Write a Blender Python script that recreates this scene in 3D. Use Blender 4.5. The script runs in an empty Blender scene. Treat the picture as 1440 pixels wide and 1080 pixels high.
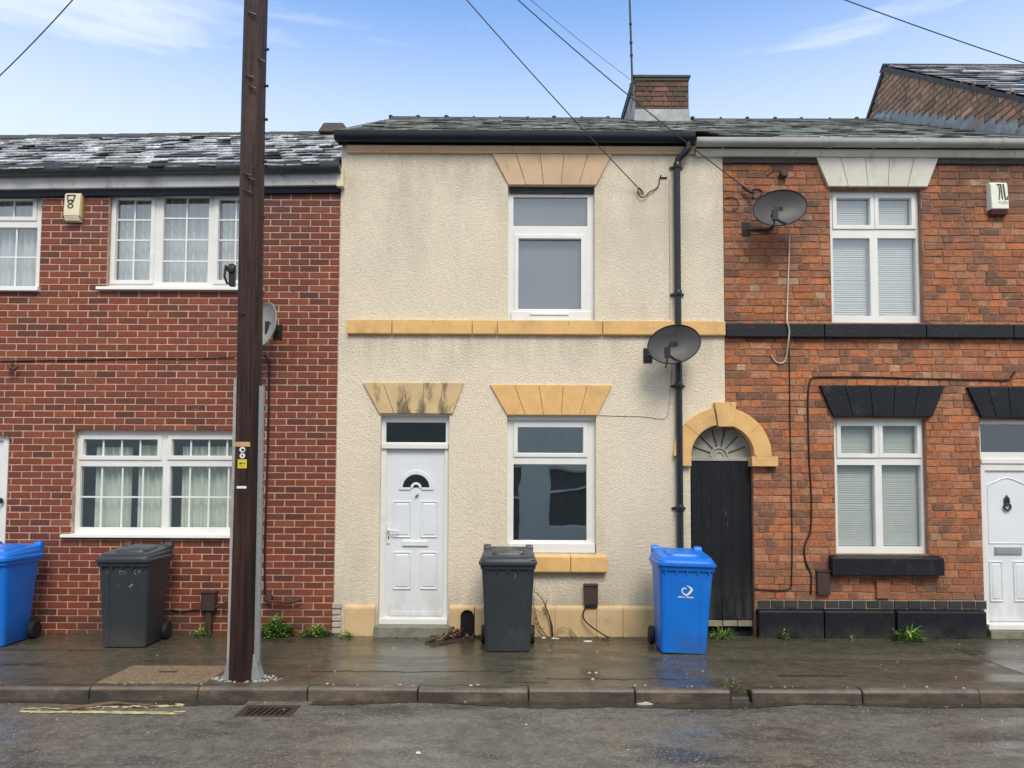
import bpy, bmesh, math, random
from mathutils import Vector, Matrix
rng = random.Random(7)
R = math.radians
sc = bpy.context.scene
COL = sc.collection

# ------------------------------------------------------------------ camera
F = 1040.; PT = R(3.0); RL = R(0.25); CX = 720.; CY = 688 - F*math.tan(PT); CAM = (0, -8.2, 1.6)
cd = bpy.data.cameras.new('camera'); cam = bpy.data.objects.new('camera', cd); COL.objects.link(cam)
cd.sensor_width = 36; cd.lens = F/1440*36; cd.clip_start = .05; cd.clip_end = 1000
cd.shift_y = (CY-540)/1440
cam.matrix_world = Matrix.Translation(CAM) @ Matrix.Rotation(math.pi/2+PT, 4, 'X') @ Matrix.Rotation(RL, 4, 'Z')
sc.camera = cam

# measuring helpers: where the survey photograph's points lie on the facade plane / on the ground
def ray(u, v):
    a = (u-CX)/F; b = -(v-CY)/F
    c, s = math.cos(RL), math.sin(RL); a, b = a*c-b*s, a*s+b*c
    c, s = math.cos(PT), math.sin(PT)
    return a, c-b*s, s+b*c
def P(u, v, Y=0):
    x, y, z = ray(u, v); t = (Y-CAM[1])/y
    return x*t, CAM[2]+z*t
def G(u, v, Z=0):
    x, y, z = ray(u, v); t = (Z-CAM[2])/z
    return x*t, CAM[1]+y*t
def RC(u0, v0, u1, v1, Y=0):
    um, vm = (u0+u1)/2, (v0+v1)/2
    return P(u0, vm, Y)[0], P(u1, vm, Y)[0], P(um, v1, Y)[1], P(um, v0, Y)[1]   # x0 x1 z0 z1

# ------------------------------------------------------------------ materials
def mat(name, base, rough=.6, var=.15, scale=6., bump=0., bscale=60., metal=0., spec=.5, attr=False, stretch=(1, 1, 1),
        stain=None, srange=(.5, .7), sscale=1.5, sstretch=(1, 1, 1), rvar=0., bdetail=3., coat=0., alpha=None, spots=None, bands=()):
    m = bpy.data.materials.new(name); m.use_nodes = True; nt = m.node_tree; N = nt.nodes; L = nt.links
    b = N['Principled BSDF']
    geo = N.new('ShaderNodeNewGeometry')
    def noise(sc_, st, det=4., rough_=.55):
        mp = N.new('ShaderNodeMapping'); mp.inputs['Scale'].default_value = st; L.new(geo.outputs['Position'], mp.inputs['Vector'])
        n = N.new('ShaderNodeTexNoise'); n.inputs['Scale'].default_value = sc_; n.inputs['Detail'].default_value = det
        n.inputs['Roughness'].default_value = rough_; L.new(mp.outputs[0], n.inputs['Vector']); return n
    def mix(kind, fac, a, c):
        x = N.new('ShaderNodeMix'); x.data_type = 'RGBA'; x.blend_type = kind
        for sock, val in ((x.inputs[0], fac), (x.inputs[6], a), (x.inputs[7], c)):
            if isinstance(val, (int, float)): sock.default_value = val
            elif isinstance(val, tuple): sock.default_value = (*val, 1) if len(val) == 3 else val
            else: L.new(val, sock)
        return x.outputs[2]
    n1 = noise(scale, stretch)
    rmp = N.new('ShaderNodeMapRange'); L.new(n1.outputs['Fac'], rmp.inputs[0])
    rmp.inputs[1].default_value = .25; rmp.inputs[2].default_value = .75; rmp.inputs[3].default_value = 1-var; rmp.inputs[4].default_value = 1+var
    if attr:
        at = N.new('ShaderNodeAttribute'); at.attribute_name = 'col'; basec = at.outputs['Color']
    else: basec = tuple(base)
    cc = N.new('ShaderNodeCombineColor')
    for i in range(3): L.new(rmp.outputs[0], cc.inputs[i])
    col = mix('MULTIPLY', 1., basec, cc.outputs[0])
    for st in ([stain] if isinstance(stain, tuple) else (stain or [])):
        # st = (colour, strength, lo, hi, scale, stretch)
        n2 = noise(st[4], st[5], 6., .65)
        r2 = N.new('ShaderNodeMapRange'); r2.interpolation_type = 'SMOOTHSTEP'; L.new(n2.outputs['Fac'], r2.inputs[0])
        r2.inputs[1].default_value = st[2]; r2.inputs[2].default_value = st[3]; r2.inputs[4].default_value = st[1]
        col = mix('MIX', r2.outputs[0], col, st[0])
    if bands:
        sz = N.new('ShaderNodeSeparateXYZ'); L.new(geo.outputs['Position'], sz.inputs[0])
    for bd in bands:   # weathering, on the kerb also painted shade, at a height: (colour, strength, z clean, z dirty, noise scale, stretch)
        n5 = noise(bd[4], bd[5], 6., .65)
        ra = N.new('ShaderNodeMapRange'); ra.interpolation_type = 'SMOOTHSTEP'; L.new(sz.outputs[1 if len(bd) > 7 else 2], ra.inputs[0]); ra.inputs[1].default_value = min(bd[2], bd[3]); ra.inputs[2].default_value = max(bd[2], bd[3])
        ra.inputs[3].default_value, ra.inputs[4].default_value = (0, 1) if bd[3] > bd[2] else (1, 0)
        rb = N.new('ShaderNodeMapRange'); rb.interpolation_type = 'SMOOTHSTEP'; L.new(n5.outputs['Fac'], rb.inputs[0]); rb.inputs[1].default_value = .36; rb.inputs[2].default_value = .66; rb.inputs[4].default_value = bd[1]
        f5 = N.new('ShaderNodeMath'); f5.operation = 'MULTIPLY'; L.new(ra.outputs[0], f5.inputs[0]); L.new(rb.outputs[0], f5.inputs[1]); f_ = f5.outputs[0]
        if len(bd) > 6 and bd[6] is not None:     # upper limit: nothing above this height
            rc = N.new('ShaderNodeMath'); rc.operation = 'LESS_THAN'; L.new(sz.outputs[2], rc.inputs[0]); rc.inputs[1].default_value = bd[6]
            f6 = N.new('ShaderNodeMath'); f6.operation = 'MULTIPLY'; L.new(f_, f6.inputs[0]); L.new(rc.outputs[0], f6.inputs[1]); f_ = f6.outputs[0]
        col = mix('MIX', f_, col, bd[0])
    if spots:   # (colour, scale, threshold): small speckles
        vo = N.new('ShaderNodeTexVoronoi'); vo.inputs['Scale'].default_value = spots[1]; L.new(geo.outputs['Position'], vo.inputs['Vector'])
        sp = N.new('ShaderNodeSeparateColor'); L.new(vo.outputs['Color'], sp.inputs[0])
        r3 = N.new('ShaderNodeMapRange'); L.new(sp.outputs[0], r3.inputs[0]); r3.inputs[1].default_value = spots[2]; r3.inputs[2].default_value = 1.; r3.inputs[4].default_value = .8
        col = mix('MIX', r3.outputs[0], col, spots[0])
    L.new(col, b.inputs['Base Color'])
    b.inputs['Metallic'].default_value = metal; b.inputs['Specular IOR Level'].default_value = spec
    b.inputs['Roughness'].default_value = rough
    if coat: b.inputs['Coat Weight'].default_value = coat; b.inputs['Coat Roughness'].default_value = .12
    if rvar:
        n3 = noise(rvar[1], rvar[2], 4.); r4 = N.new('ShaderNodeMapRange'); r4.interpolation_type = 'SMOOTHSTEP'
        L.new(n3.outputs['Fac'], r4.inputs[0]); r4.inputs[1].default_value = rvar[3]; r4.inputs[2].default_value = rvar[4]
        r4.inputs[3].default_value = rvar[0]; r4.inputs[4].default_value = rough; L.new(r4.outputs[0], b.inputs['Roughness'])
    if bump:
        nb = noise(bscale, stretch, bdetail, .6); bp = N.new('ShaderNodeBump'); bp.inputs['Strength'].default_value = min(1, bump)
        bp.inputs['Distance'].default_value = .01*max(1, bump); L.new(nb.outputs['Fac'], bp.inputs['Height']); L.new(bp.outputs[0], b.inputs['Normal'])
        if rvar and len(rvar) > 5:
            r5 = N.new('ShaderNodeMapRange'); L.new(n3.outputs['Fac'], r5.inputs[0]); r5.inputs[1].default_value = rvar[3]; r5.inputs[2].default_value = rvar[4]
            r5.inputs[3].default_value = min(1, bump)*rvar[5]; r5.inputs[4].default_value = min(1, bump); L.new(r5.outputs[0], bp.inputs['Strength'])
    if alpha is not None: b.inputs['Alpha'].default_value = alpha
    return m

U1 = (1, 1, 1)
VST = (4, 4, .35)      # vertical streaks
HST = (.4, 3, 1)
M = {}
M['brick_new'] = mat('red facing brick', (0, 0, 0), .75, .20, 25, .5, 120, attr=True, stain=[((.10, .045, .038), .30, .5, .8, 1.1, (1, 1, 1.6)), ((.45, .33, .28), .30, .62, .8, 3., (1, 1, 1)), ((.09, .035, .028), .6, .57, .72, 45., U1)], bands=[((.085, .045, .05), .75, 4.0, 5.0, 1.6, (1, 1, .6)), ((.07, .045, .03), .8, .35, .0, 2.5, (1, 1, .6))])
M['mortar_new'] = mat('pale mortar', (.53, .375, .29), .9, .3, 10, .4, 150, stain=[((.20, .13, .10), .5, .5, .75, 1.1, (1, 1, 1.6)), ((.20, .12, .09), .7, .54, .70, 14., U1)], bands=[((.10, .065, .055), .8, .40, .0, 2.5, (1, 1, .6))])
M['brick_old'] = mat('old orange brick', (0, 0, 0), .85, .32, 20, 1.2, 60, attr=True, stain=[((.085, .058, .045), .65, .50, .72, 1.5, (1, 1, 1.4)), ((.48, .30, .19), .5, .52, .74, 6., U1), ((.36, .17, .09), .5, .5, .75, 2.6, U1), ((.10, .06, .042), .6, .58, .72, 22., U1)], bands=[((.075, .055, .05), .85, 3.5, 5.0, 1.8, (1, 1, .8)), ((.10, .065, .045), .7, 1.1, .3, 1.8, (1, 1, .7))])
M['mortar_old'] = mat('dirty mortar', (.27, .165, .11), .95, .35, 9, .6, 90, stain=[((.42, .32, .25), .75, .50, .72, 1.6, U1), ((.07, .05, .04), .8, .56, .74, 1.1, U1)])
M['gable_brick'] = mat('weathered gable brick', (0, 0, 0), .85, .25, 14, .6, 80, attr=True)
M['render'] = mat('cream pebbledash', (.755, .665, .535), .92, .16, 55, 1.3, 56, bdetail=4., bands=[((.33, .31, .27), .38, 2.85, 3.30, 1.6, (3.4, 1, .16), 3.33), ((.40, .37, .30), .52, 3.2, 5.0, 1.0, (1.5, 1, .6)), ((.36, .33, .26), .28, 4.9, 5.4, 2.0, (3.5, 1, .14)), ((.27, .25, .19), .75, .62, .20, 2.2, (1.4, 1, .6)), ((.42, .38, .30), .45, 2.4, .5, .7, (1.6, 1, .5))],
                  stain=[((.44, .39, .30), .45, .50, .80, .9, (1, 1, .8)), ((.33, .30, .24), .3, .60, .80, .8, (2.2, 1, .35)), ((.74, .67, .54), .5, .5, .8, 30., U1), ((.40, .34, .25), .5, .60, .74, 42., (1, 1, 1.5))])
M['peach'] = mat('peach painted stone', (.70, .43, .17), .75, .12, 7, .3, 40, stain=[((.42, .27, .13), .6, .52, .76, 2.5, U1), ((.20, .15, .10), .7, .63, .72, 7., (1, 1, .5)), ((.70, .58, .38), .6, .62, .70, 12., U1)])
M['peach_pale'] = mat('pale peach painted stone', (.60, .42, .27), .75, .10, 5, .25, 40, stain=[((.40, .27, .17), .55, .5, .75, 2.5, U1), ((.22, .17, .12), .6, .62, .72, 6., (1, 1, .5))])
M['peach_mould'] = mat('mould stained peach stone', (.60, .44, .24), .8, .12, 6, .25, 40, stain=[((.10, .08, .05), .85, .48, .66, 5.5, (1.6, 1, .55))])
M['peach_worn'] = mat('flaking peach plinth paint', (.60, .43, .24), .8, .12, 6, .3, 40, stain=[((.30, .22, .14), .6, .58, .75, 3., U1), ((.12, .09, .06), .8, .68, .74, 9., U1)])
M['white_stone'] = mat('dirty white stone', (.60, .58, .52), .8, .1, 6, .2, 40, stain=[((.30, .28, .23), .7, .55, .75, 3.5, (1.5, 1, .6))])
M['black_stone'] = mat('black painted stone', (.008, .010, .015), .5, .3, 8, .5, 30, spec=.3, stain=[((.05, .05, .05), .6, .56, .78, 5., U1), ((.20, .19, .18), .7, .70, .75, 14., U1)], bands=[((.05, .048, .038), .7, .22, .0, 4., U1)])
M['upvc'] = mat('white upvc', (.76, .76, .75), .35, .05, 4, stain=((.5, .5, .46), .45, .58, .8, 2.5, U1))
M['door_white'] = mat('white upvc door', (.72, .75, .80), .35, .05, 3, bands=[((.40, .38, .33), .55, .75, .10, 3., (1.5, 1, .6))], stain=((.5, .52, .54), .35, .6, .8, 3., (1, 1, .5)))
M['timber_dark'] = mat('rotten timber', (.06, .055, .05), .9, .5, 14, .5, 40, stretch=(.3, 1, 2))
M['weather_board'] = mat('weathered white board', (.50, .49, .49), .75, .14, 5, .2, 50, stain=[((.22, .20, .19), .75, .5, .72, 3., (1.2, 1, .4)), ((.05, .045, .04), .85, .62, .68, 8., (1, 1, 1.5))])
M['gutter_navy'] = mat('dark navy gutter', (.009, .014, .026), .4, .2, 5, spec=.3)
M['gutter_grey'] = mat('grey plastic gutter', (.04, .048, .06), .35, .25, 5, stain=((.10, .11, .12), .5, .5, .75, 3., (.5, 1, 1)))
M['gutter_white'] = mat('dirty white gutter', (.42, .42, .40), .4, .12, 5, stain=((.18, .17, .14), .6, .52, .75, 3., (1.5, 1, 1)))
M['pipe_black'] = mat('black downpipe', (.012, .015, .022), .3, .2, 6)
M['dark'] = mat('dark void', (.008, .008, .01), .9, 0)
M['lead'] = mat('lead flashing', (.27, .29, .31), .5, .25, 6, .3, 20, metal=.0, stain=((.48, .50, .52), .6, .5, .7, 5., U1))
M['slate_wet'] = mat('wet grey slate', (0, 0, 0), .42, .65, 26, .6, 30, attr=True, spec=.6)
M['slate_moss'] = mat('mossy slate', (0, 0, 0), .42, .3, 12, .6, 25, attr=True, stain=[((.075, .09, .04), .6, .52, .72, 1.6, U1)])
M['ridge'] = mat('ridge tile', (.05, .052, .05), .7, .3, 8, .4, 30)
M['chim_brick'] = mat('chimney brick', (0, 0, 0), .85, .25, 14, .6, 80, attr=True, stain=[((.05, .045, .035), .7, .5, .7, 2.5, U1)])
M['whitewash'] = mat('flaking whitewash', (.36, .36, .37), .85, .15, 8, .4, 20, stain=[((.12, .07, .055), .9, .48, .58, 3.5, U1)])
M['pole'] = mat('creosoted pole timber', (.044, .0205, .016), .55, .6, 7, 1.4, 20, stretch=(4, 4, .22), stain=[((.080, .048, .042), .75, .52, .74, 3.5, (3, 3, .15)), ((.010, .007, .007), .8, .60, .70, 6., (4, 4, .25)), ((.006, .004, .004), .95, .585, .63, 13., (4, 4, .10)), ((.11, .075, .066), .6, .62, .72, 10., (4, 4, .14))], spec=.28, bands=[((.014, .0060, .0045), 1., 4.4, 1.8, 2.5, (4, 4, .2))])
M['galv'] = mat('galvanised steel', (.29, .31, .32), .5, .15, 30, metal=.3, stain=((.20, .2, .2), .5, .55, .75, 6., (1, 1, .3)))
M['concrete'] = mat('pale concrete', (.38, .37, .34), .85, .2, 12, .4, 60)
M['plastic_grey'] = mat('dark grey bin plastic', (.030, .037, .048), .42, .12, 5, .12, 180, stain=[((.07, .075, .085), .5, .58, .8, 4., (1, 1, .5))], bands=[((.085, .078, .066), .55, .34, .02, 3., (1, 1, .6))])
M['plastic_blue'] = mat('blue bin plastic', (.004, .165, .68), .38, .10, 5, .10, 180, stain=[((.015, .075, .30), .5, .58, .8, 4., (1, 1, .4)), ((.10, .22, .5), .4, .62, .75, 9., (1, 1, .4))], bands=[((.05, .07, .10), .6, .30, .02, 3., (1, 1, .6))])
M['rubber'] = mat('black rubber', (.012, .012, .013), .7, .2)
M['black_metal'] = mat('black metal', (.014, .014, .016), .4, .2)
M['mark_white'] = mat('white print', (.72, .78, .82), .6, .1, 40)
M['scuff'] = mat('pale scuff', (.22, .24, .26), .8, .5, 90)
M['dish_mesh'] = mat('perforated dark dish', (.055, .055, .06), .5, .15, 6, alpha=.86)
M['dish_grey'] = mat('pale grey dish', (.33, .33, .31), .5, .15, 6)
M['alarm_cream'] = mat('yellowed alarm plastic', (.70, .64, .47), .4, .08, 8)
M['alarm_side'] = mat('aged amber alarm plastic', (.45, .30, .10), .45, .2, 10)
M['alarm_white'] = mat('white alarm plastic', (.74, .74, .66), .4, .05, 8)
M['alarm_red'] = mat('dark red lens', (.085, .03, .03), .3, .2, 10)
M['brown_box'] = mat('brown plastic box', (.055, .033, .026), .55, .2, 10)
M['terracotta'] = mat('terracotta vent', (.27, .10, .06), .8, .2, 14, .3, 60)
M['cable_black'] = mat('black cable', (.012, .011, .012), .6, .2)
M['cable_white'] = mat('dirty white cable', (.50, .45, .38), .6, .15)
M['rust'] = mat('rusty pipe', (.08, .045, .032), .8, .3, 20)
M['chrome'] = mat('brushed chrome', (.55, .56, .57), .3, .05, metal=.9)
M['curtain'] = mat('net curtain', (.68, .72, .65), .9, .08, 8, stretch=(6, 1, .2))
M['net_pale'] = mat('pale net curtain', (.52, .55, .55), .9, .06, 8, stretch=(6, 1, .2))
M['blind'] = mat('venetian blind slats', (.62, .64, .63), .6, .05, 6)
M['roller'] = mat('grey roller blind', (.17, .175, .19), .8, .08, 2)
M['room'] = mat('dim room', (.42, .46, .42), .9, .1)
M['gate'] = mat('black painted boards', (.006, .0075, .011), .6, .3, 5, .5, 26, spec=.3, stretch=(3, 1, .3), stain=[((.15, .14, .13), .8, .66, .72, 9., (2.4, 1, .35)), ((.025, .028, .025), .5, .5, .8, 2., U1)], bands=[((.07, .07, .06), .6, .9, .1, 6., (3, 1, .5))])
M['grey_wood'] = mat('weathered grey wood', (.26, .235, .18), .85, .3, 10, .4, 40, stretch=(1, 1, 3))
M['tympanum'] = mat('weathered pale timber fan', (.36, .34, .30), .8, .2, 7, .3, 30, stain=[((.12, .11, .10), .7, .52, .72, 6., U1)])
M['step'] = mat('mossy stone step', (.20, .20, .16), .8, .25, 10, .5, 40, stain=[((.07, .085, .04), .7, .5, .7, 4., U1)])
M['pale_brick'] = mat('pale painted brick', (.42, .38, .33), .8, .15, 14, .3, 60)
M['black_brick'] = mat('sooty blue brick', (0, 0, 0), .6, .25, 14, .5, 60, attr=True)
M['mortar_pale'] = mat('pale pointing', (.34, .27, .2), .9, .5, 6)
WET = (.10, 1.1, (.35, 1.6, 1), .44, .62, .12)
M['asphalt_pave'] = mat('wet pavement asphalt', (.082, .072, .050), .42, .40, 9, .55, 120, spec=.5, spots=((.17, .16, .14), 110, .84),
                        stain=[((.034, .033, .024), .75, .48, .7, 1.4, (.35, 1.6, 1)), ((.10, .078, .05), .55, .56, .78, 1.2, (.4, 1.5, 1)), ((.14, .13, .11), .5, .56, .70, 70., U1)], rvar=(.10, 1.2, (.45, 2.2, 1), .42, .60, .25), bands=[((.030, .034, .020), .9, -.85, -.05, 2.2, (.6, 1.4, 1), None, 'y')])
M['asphalt_road'] = mat('wet road asphalt', (.138, .130, .112), .38, .40, 14, .8, 85, spec=.5, spots=((.28, .26, .22), 85, .82),
                        stain=[((.05, .043, .035), .6, .52, .68, 48., U1), ((.042, .037, .031), .8, .5, .68, 2.2, (.6, 1.6, 1)), ((.13, .105, .075), .5, .54, .75, 1.6, (.5, 1.3, 1))], rvar=(.11, 1.5, (.5, 1.9, 1), .42, .60, .25))
M['wet_silt'] = mat('wet gutter silt', (.040, .035, .028), .22, .4, 12, .5, 80, stain=[((.09, .075, .055), .6, .54, .72, 6., (.5, 1.5, 1))])
M['patch'] = mat('smoother wet patching tarmac', (.074, .066, .048), .30, .35, 9, .35, 130, stain=[((.03, .028, .021), .7, .5, .7, 1.8, (.5, 1.8, 1))], spots=((.17, .16, .14), 110, .88), rvar=(.09, 1.4, (.5, 2.2, 1), .42, .6, .3))
M['tar'] = mat('black tar joint', (.016, .015, .013), .5, .3, 9)
M['kerb'] = mat('worn brown kerb stone', (.135, .105, .082), .42, .35, 7, .5, 60, stain=[((.035, .03, .025), .7, .5, .7, 2.5, (.6, 1, 2)), ((.28, .22, .17), .5, .54, .72, 9., (.6, 1, 1))], bands=[((.045, .038, .031), 1., -.010, -.032, 4., (.5, 1, 1)), ((.040, .035, .027), 1., -2.178, -2.135, 3., (.5, 1, 1), None, 'y')])  # front face darkened by colour: its weaker light painted in, along with wet grime
M['ground'] = mat('bare earth', (.05, .045, .035), .9, .2)
M['yellow'] = mat('worn yellow paint', (.50, .44, .23), .7, .45, 14)
M['cover'] = mat('rusty concrete cover', (.22, .155, .095), .8, .4, 30, .6, 90, spots=((.05, .04, .03), 90, .6))
M['iron'] = mat('rusty cast iron', (.045, .030, .024), .6, .4, 20, .4, 60)
M['leaf'] = mat('weed leaf', (0, 0, 0), .5, .2, 30, attr=True)
M['dead'] = mat('dead leaf', (0, 0, 0), .7, .25, 30, attr=True)
M['twig'] = mat('dry stem', (.16, .105, .06), .8, .3, 30)
M['twig_dark'] = mat('dark wet stem', (.045, .028, .02), .6, .3, 30)
M['litter'] = mat('pale litter', (.58, .54, .5), .7, .15, 40)
M['wire'] = mat('overhead wire', (.03, .032, .036), .6, .1)
M['tan_tag'] = mat('tan plate', (.55, .33, .15), .6, .15, 30)
M['yellow_tag'] = mat('yellow plate', (.68, .56, .03), .5, .08, 20)
M['ink'] = mat('dark print', (.03, .03, .03), .6, .1)
M['opp_pane'] = mat('unlit far glass', (.10, .12, .11), .5, .2, 3)
M['opp_wall'] = mat('pale green render', (.68, .76, .66), .9, .1, 5)

def glass(name, tint=(.93, .96, .95), boost=2.2, wob=.25):
    m = bpy.data.materials.new(name); m.use_nodes = True; nt = m.node_tree; N = nt.nodes; L = nt.links; N.clear()
    o = N.new('ShaderNodeOutputMaterial'); mx = N.new('ShaderNodeMixShader'); tr = N.new('ShaderNodeBsdfTransparent'); gl = N.new('ShaderNodeBsdfGlossy')
    tr.inputs[0].default_value = (*tint, 1); gl.inputs['Roughness'].default_value = .015; gl.inputs[0].default_value = (.95, .97, 1, 1)
    fr = N.new('ShaderNodeFresnel'); gb = N.new('ShaderNodeNewGeometry'); ior = N.new('ShaderNodeMapRange'); L.new(gb.outputs['Backfacing'], ior.inputs[0]); ior.inputs[3].default_value = 1.5; ior.inputs[4].default_value = 1/1.5; L.new(ior.outputs[0], fr.inputs[0])
    mu = N.new('ShaderNodeMath'); mu.operation = 'MULTIPLY'; mu.use_clamp = True; mu.inputs[1].default_value = boost*2
    L.new(fr.outputs[0], mu.inputs[0]); L.new(mu.outputs[0], mx.inputs[0]); L.new(tr.outputs[0], mx.inputs[1]); L.new(gl.outputs[0], mx.inputs[2])
    g = N.new('ShaderNodeNewGeometry'); n = N.new('ShaderNodeTexNoise'); n.inputs['Scale'].default_value = 3.; n.inputs['Detail'].default_value = 1
    bp = N.new('ShaderNodeBump'); bp.inputs['Strength'].default_value = wob; bp.inputs['Distance'].default_value = .01
    L.new(g.outputs['Position'], n.inputs['Vector']); L.new(n.outputs['Fac'], bp.inputs['Height']); L.new(bp.outputs[0], gl.inputs['Normal'])
    L.new(mx.outputs[0], o.inputs[0]); return m
M['glass'] = glass('window glass')
M['glass_street'] = glass('street window glass', (.85, .90, .88), 5.5, .2)
M['glass_dark'] = glass('dark glass', (.35, .38, .40), 1.2)

# ------------------------------------------------------------------ mesh builder
def origin(o):
    v = Vector((0, 0, 0))
    while o is not None: v += o.location; o = o.parent
    return v
class MB:
    def __init__(s): s.v = []; s.f = []; s.c = []
    def face(s, pts, col=(1, 1, 1)):
        i = len(s.v); s.v += [tuple(p) for p in pts]; s.f.append(tuple(range(i, i+len(pts)))); s.c.append(col)
    def box(s, x0, x1, y0, y1, z0, z1, col=(1, 1, 1)):
        i = len(s.v)
        s.v += [(x0, y0, z0), (x1, y0, z0), (x1, y1, z0), (x0, y1, z0), (x0, y0, z1), (x1, y0, z1), (x1, y1, z1), (x0, y1, z1)]
        for q in ((0, 1, 5, 4), (1, 2, 6, 5), (2, 3, 7, 6), (3, 0, 4, 7), (4, 5, 6, 7), (3, 2, 1, 0)):
            s.f.append(tuple(i+k for k in q)); s.c.append(col)
    def extr(s, a, b, col=(1, 1, 1), cap=True):
        # joins two equal rings a, b
        n = len(a); i = len(s.v); s.v += [tuple(p) for p in a]+[tuple(p) for p in b]
        for k in range(n):
            s.f.append((i+k, i+(k+1) % n, i+n+(k+1) % n, i+n+k)); s.c.append(col)
        if cap:
            s.f.append(tuple(i+k for k in reversed(range(n)))); s.c.append(col)
            s.f.append(tuple(i+n+k for k in range(n))); s.c.append(col)
    def pxz(s, pts, y0, y1, col=(1, 1, 1)):     # polygon in XZ (counter-clockwise seen from -Y), extruded in Y
        s.extr([(x, y1, z) for x, z in pts][::-1], [(x, y0, z) for x, z in pts][::-1], col)
    def pyz(s, pts, x0, x1, col=(1, 1, 1)):
        s.extr([(x0, y, z) for y, z in pts], [(x1, y, z) for y, z in pts], col)
    def rings(s, rs, cap=True, col=(1, 1, 1)):
        n = len(rs[0]); i = len(s.v)
        for r in rs: s.v += [tuple(p) for p in r]
        for j in range(len(rs)-1):
            for k in range(n):
                a = i+j*n
                s.f.append((a+k, a+(k+1) % n, a+n+(k+1) % n, a+n+k)); s.c.append(col)
        if cap:
            s.f.append(tuple(i+k for k in reversed(range(n)))); s.c.append(col)
            a = i+(len(rs)-1)*n; s.f.append(tuple(a+k for k in range(n))); s.c.append(col)
    def tube(s, pts, r, n=8, col=(1, 1, 1)):
        pts = [Vector(p) for p in pts]; rs = []
        rad = r if isinstance(r, (list, tuple)) else [r]*len(pts)
        ref = None
        for i, p in enumerate(pts):
            t = (pts[min(i+1, len(pts)-1)]-pts[max(i-1, 0)]).normalized()
            if ref is None: ref = Vector((0, 1, 0)) if abs(t.y) < .9 else Vector((1, 0, 0))
            a = (ref-t*ref.dot(t)).normalized(); b = t.cross(a); ref = a
            rs.append([p+(a*math.cos(2*math.pi*k/n)+b*math.sin(2*math.pi*k/n))*rad[i] for k in range(n)])
        s.rings(rs, True, col)
    def lathe(s, prof, c, n=20, axis='Z', col=(1, 1, 1)):
        rs = []
        for r, h in prof:
            ring = []
            for k in range(n):
                a = 2*math.pi*k/n; p = (r*math.cos(a), r*math.sin(a), h)
                if axis == 'X': p = (h, p[0], p[1])
                elif axis == 'Y': p = (p[1], h, p[0])
                ring.append((c[0]+p[0], c[1]+p[1], c[2]+p[2]))
            rs.append(ring)
        s.rings(rs, True, col)
    def plate(s, x0, x1, z0, z1, holes, y0, y1, tf=None, back=False):
        # plate in XZ with rectangular holes (x0,x1,z0,z1), front at y0, thickness to y1
        tf = tf or (lambda x, y, z: (x, y, z))
        xs = sorted({x0, x1, *[min(max(h[i], x0), x1) for h in holes for i in (0, 1)]}); zs = sorted({z0, z1, *[min(max(h[i], z0), z1) for h in holes for i in (2, 3)]})
        def solid(i, j):
            if i < 0 or j < 0 or i >= len(xs)-1 or j >= len(zs)-1: return False
            cx, cz = (xs[i]+xs[i+1])/2, (zs[j]+zs[j+1])/2
            return not any(h[0] < cx < h[1] and h[2] < cz < h[3] for h in holes)
        for i in range(len(xs)-1):
            for j in range(len(zs)-1):
                if not solid(i, j): continue
                a, b, c, d = xs[i], xs[i+1], zs[j], zs[j+1]
                s.face([tf(a, y0, c), tf(b, y0, c), tf(b, y0, d), tf(a, y0, d)])
                if back: s.face([tf(b, y1, c), tf(a, y1, c), tf(a, y1, d), tf(b, y1, d)])
                if not solid(i-1, j): s.face([tf(a, y1, c), tf(a, y0, c), tf(a, y0, d), tf(a, y1, d)])
                if not solid(i+1, j): s.face([tf(b, y0, c), tf(b, y1, c), tf(b, y1, d), tf(b, y0, d)])
                if not solid(i, j-1): s.face([tf(a, y1, c), tf(b, y1, c), tf(b, y0, c), tf(a, y0, c)])
                if not solid(i, j+1): s.face([tf(a, y0, d), tf(b, y0, d), tf(b, y1, d), tf(a, y1, d)])
    def build(s, name, m, parent=None, local=False, bevel=0., smooth=None, merge=True, seg=2):
        off = Vector((0, 0, 0)) if (local or parent is None) else origin(parent)
        me = bpy.data.meshes.new(name)
        me.from_pydata([(x-off.x, y-off.y, z-off.z) for x, y, z in s.v], [], s.f)
        at = me.color_attributes.new('col', 'FLOAT_COLOR', 'CORNER')
        k = 0
        for pi, p in enumerate(me.polygons):
            c = s.c[pi]
            for _ in p.vertices: at.data[k].color = (*c, 1); k += 1
        if merge:
            bm = bmesh.new(); bm.from_mesh(me); bmesh.ops.remove_doubles(bm, verts=bm.verts, dist=1e-5); bm.to_mesh(me); bm.free()
        me.materials.append(M[m] if isinstance(m, str) else m)
        o = bpy.data.objects.new(name, me); COL.objects.link(o)
        if parent is not None: o.parent = parent
        if smooth is not None:
            me.shade_smooth()
            mod = o.modifiers.new('smooth', 'EDGE_SPLIT'); mod.split_angle = R(smooth)
        if bevel:
            mod = o.modifiers.new('bevel', 'BEVEL'); mod.width = bevel; mod.segments = seg; mod.limit_method = 'ANGLE'; mod.angle_limit = R(40)
            if smooth is None: mod.harden_normals = False
        return o
def tag(o, label, cat, group=None):
    o['label'] = label; o['category'] = cat
    if group: o['group'] = group
    return o
def thing(name, label, cat, loc=(0, 0, 0), rz=0., group=None):
    o = bpy.data.objects.new(name, None); COL.objects.link(o); o.empty_display_size = .2
    o.location = loc; o.rotation_euler = (0, 0, rz); return tag(o, label, cat, group)
def kids(o): return [c for c in bpy.data.objects if c.parent == o]
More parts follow.
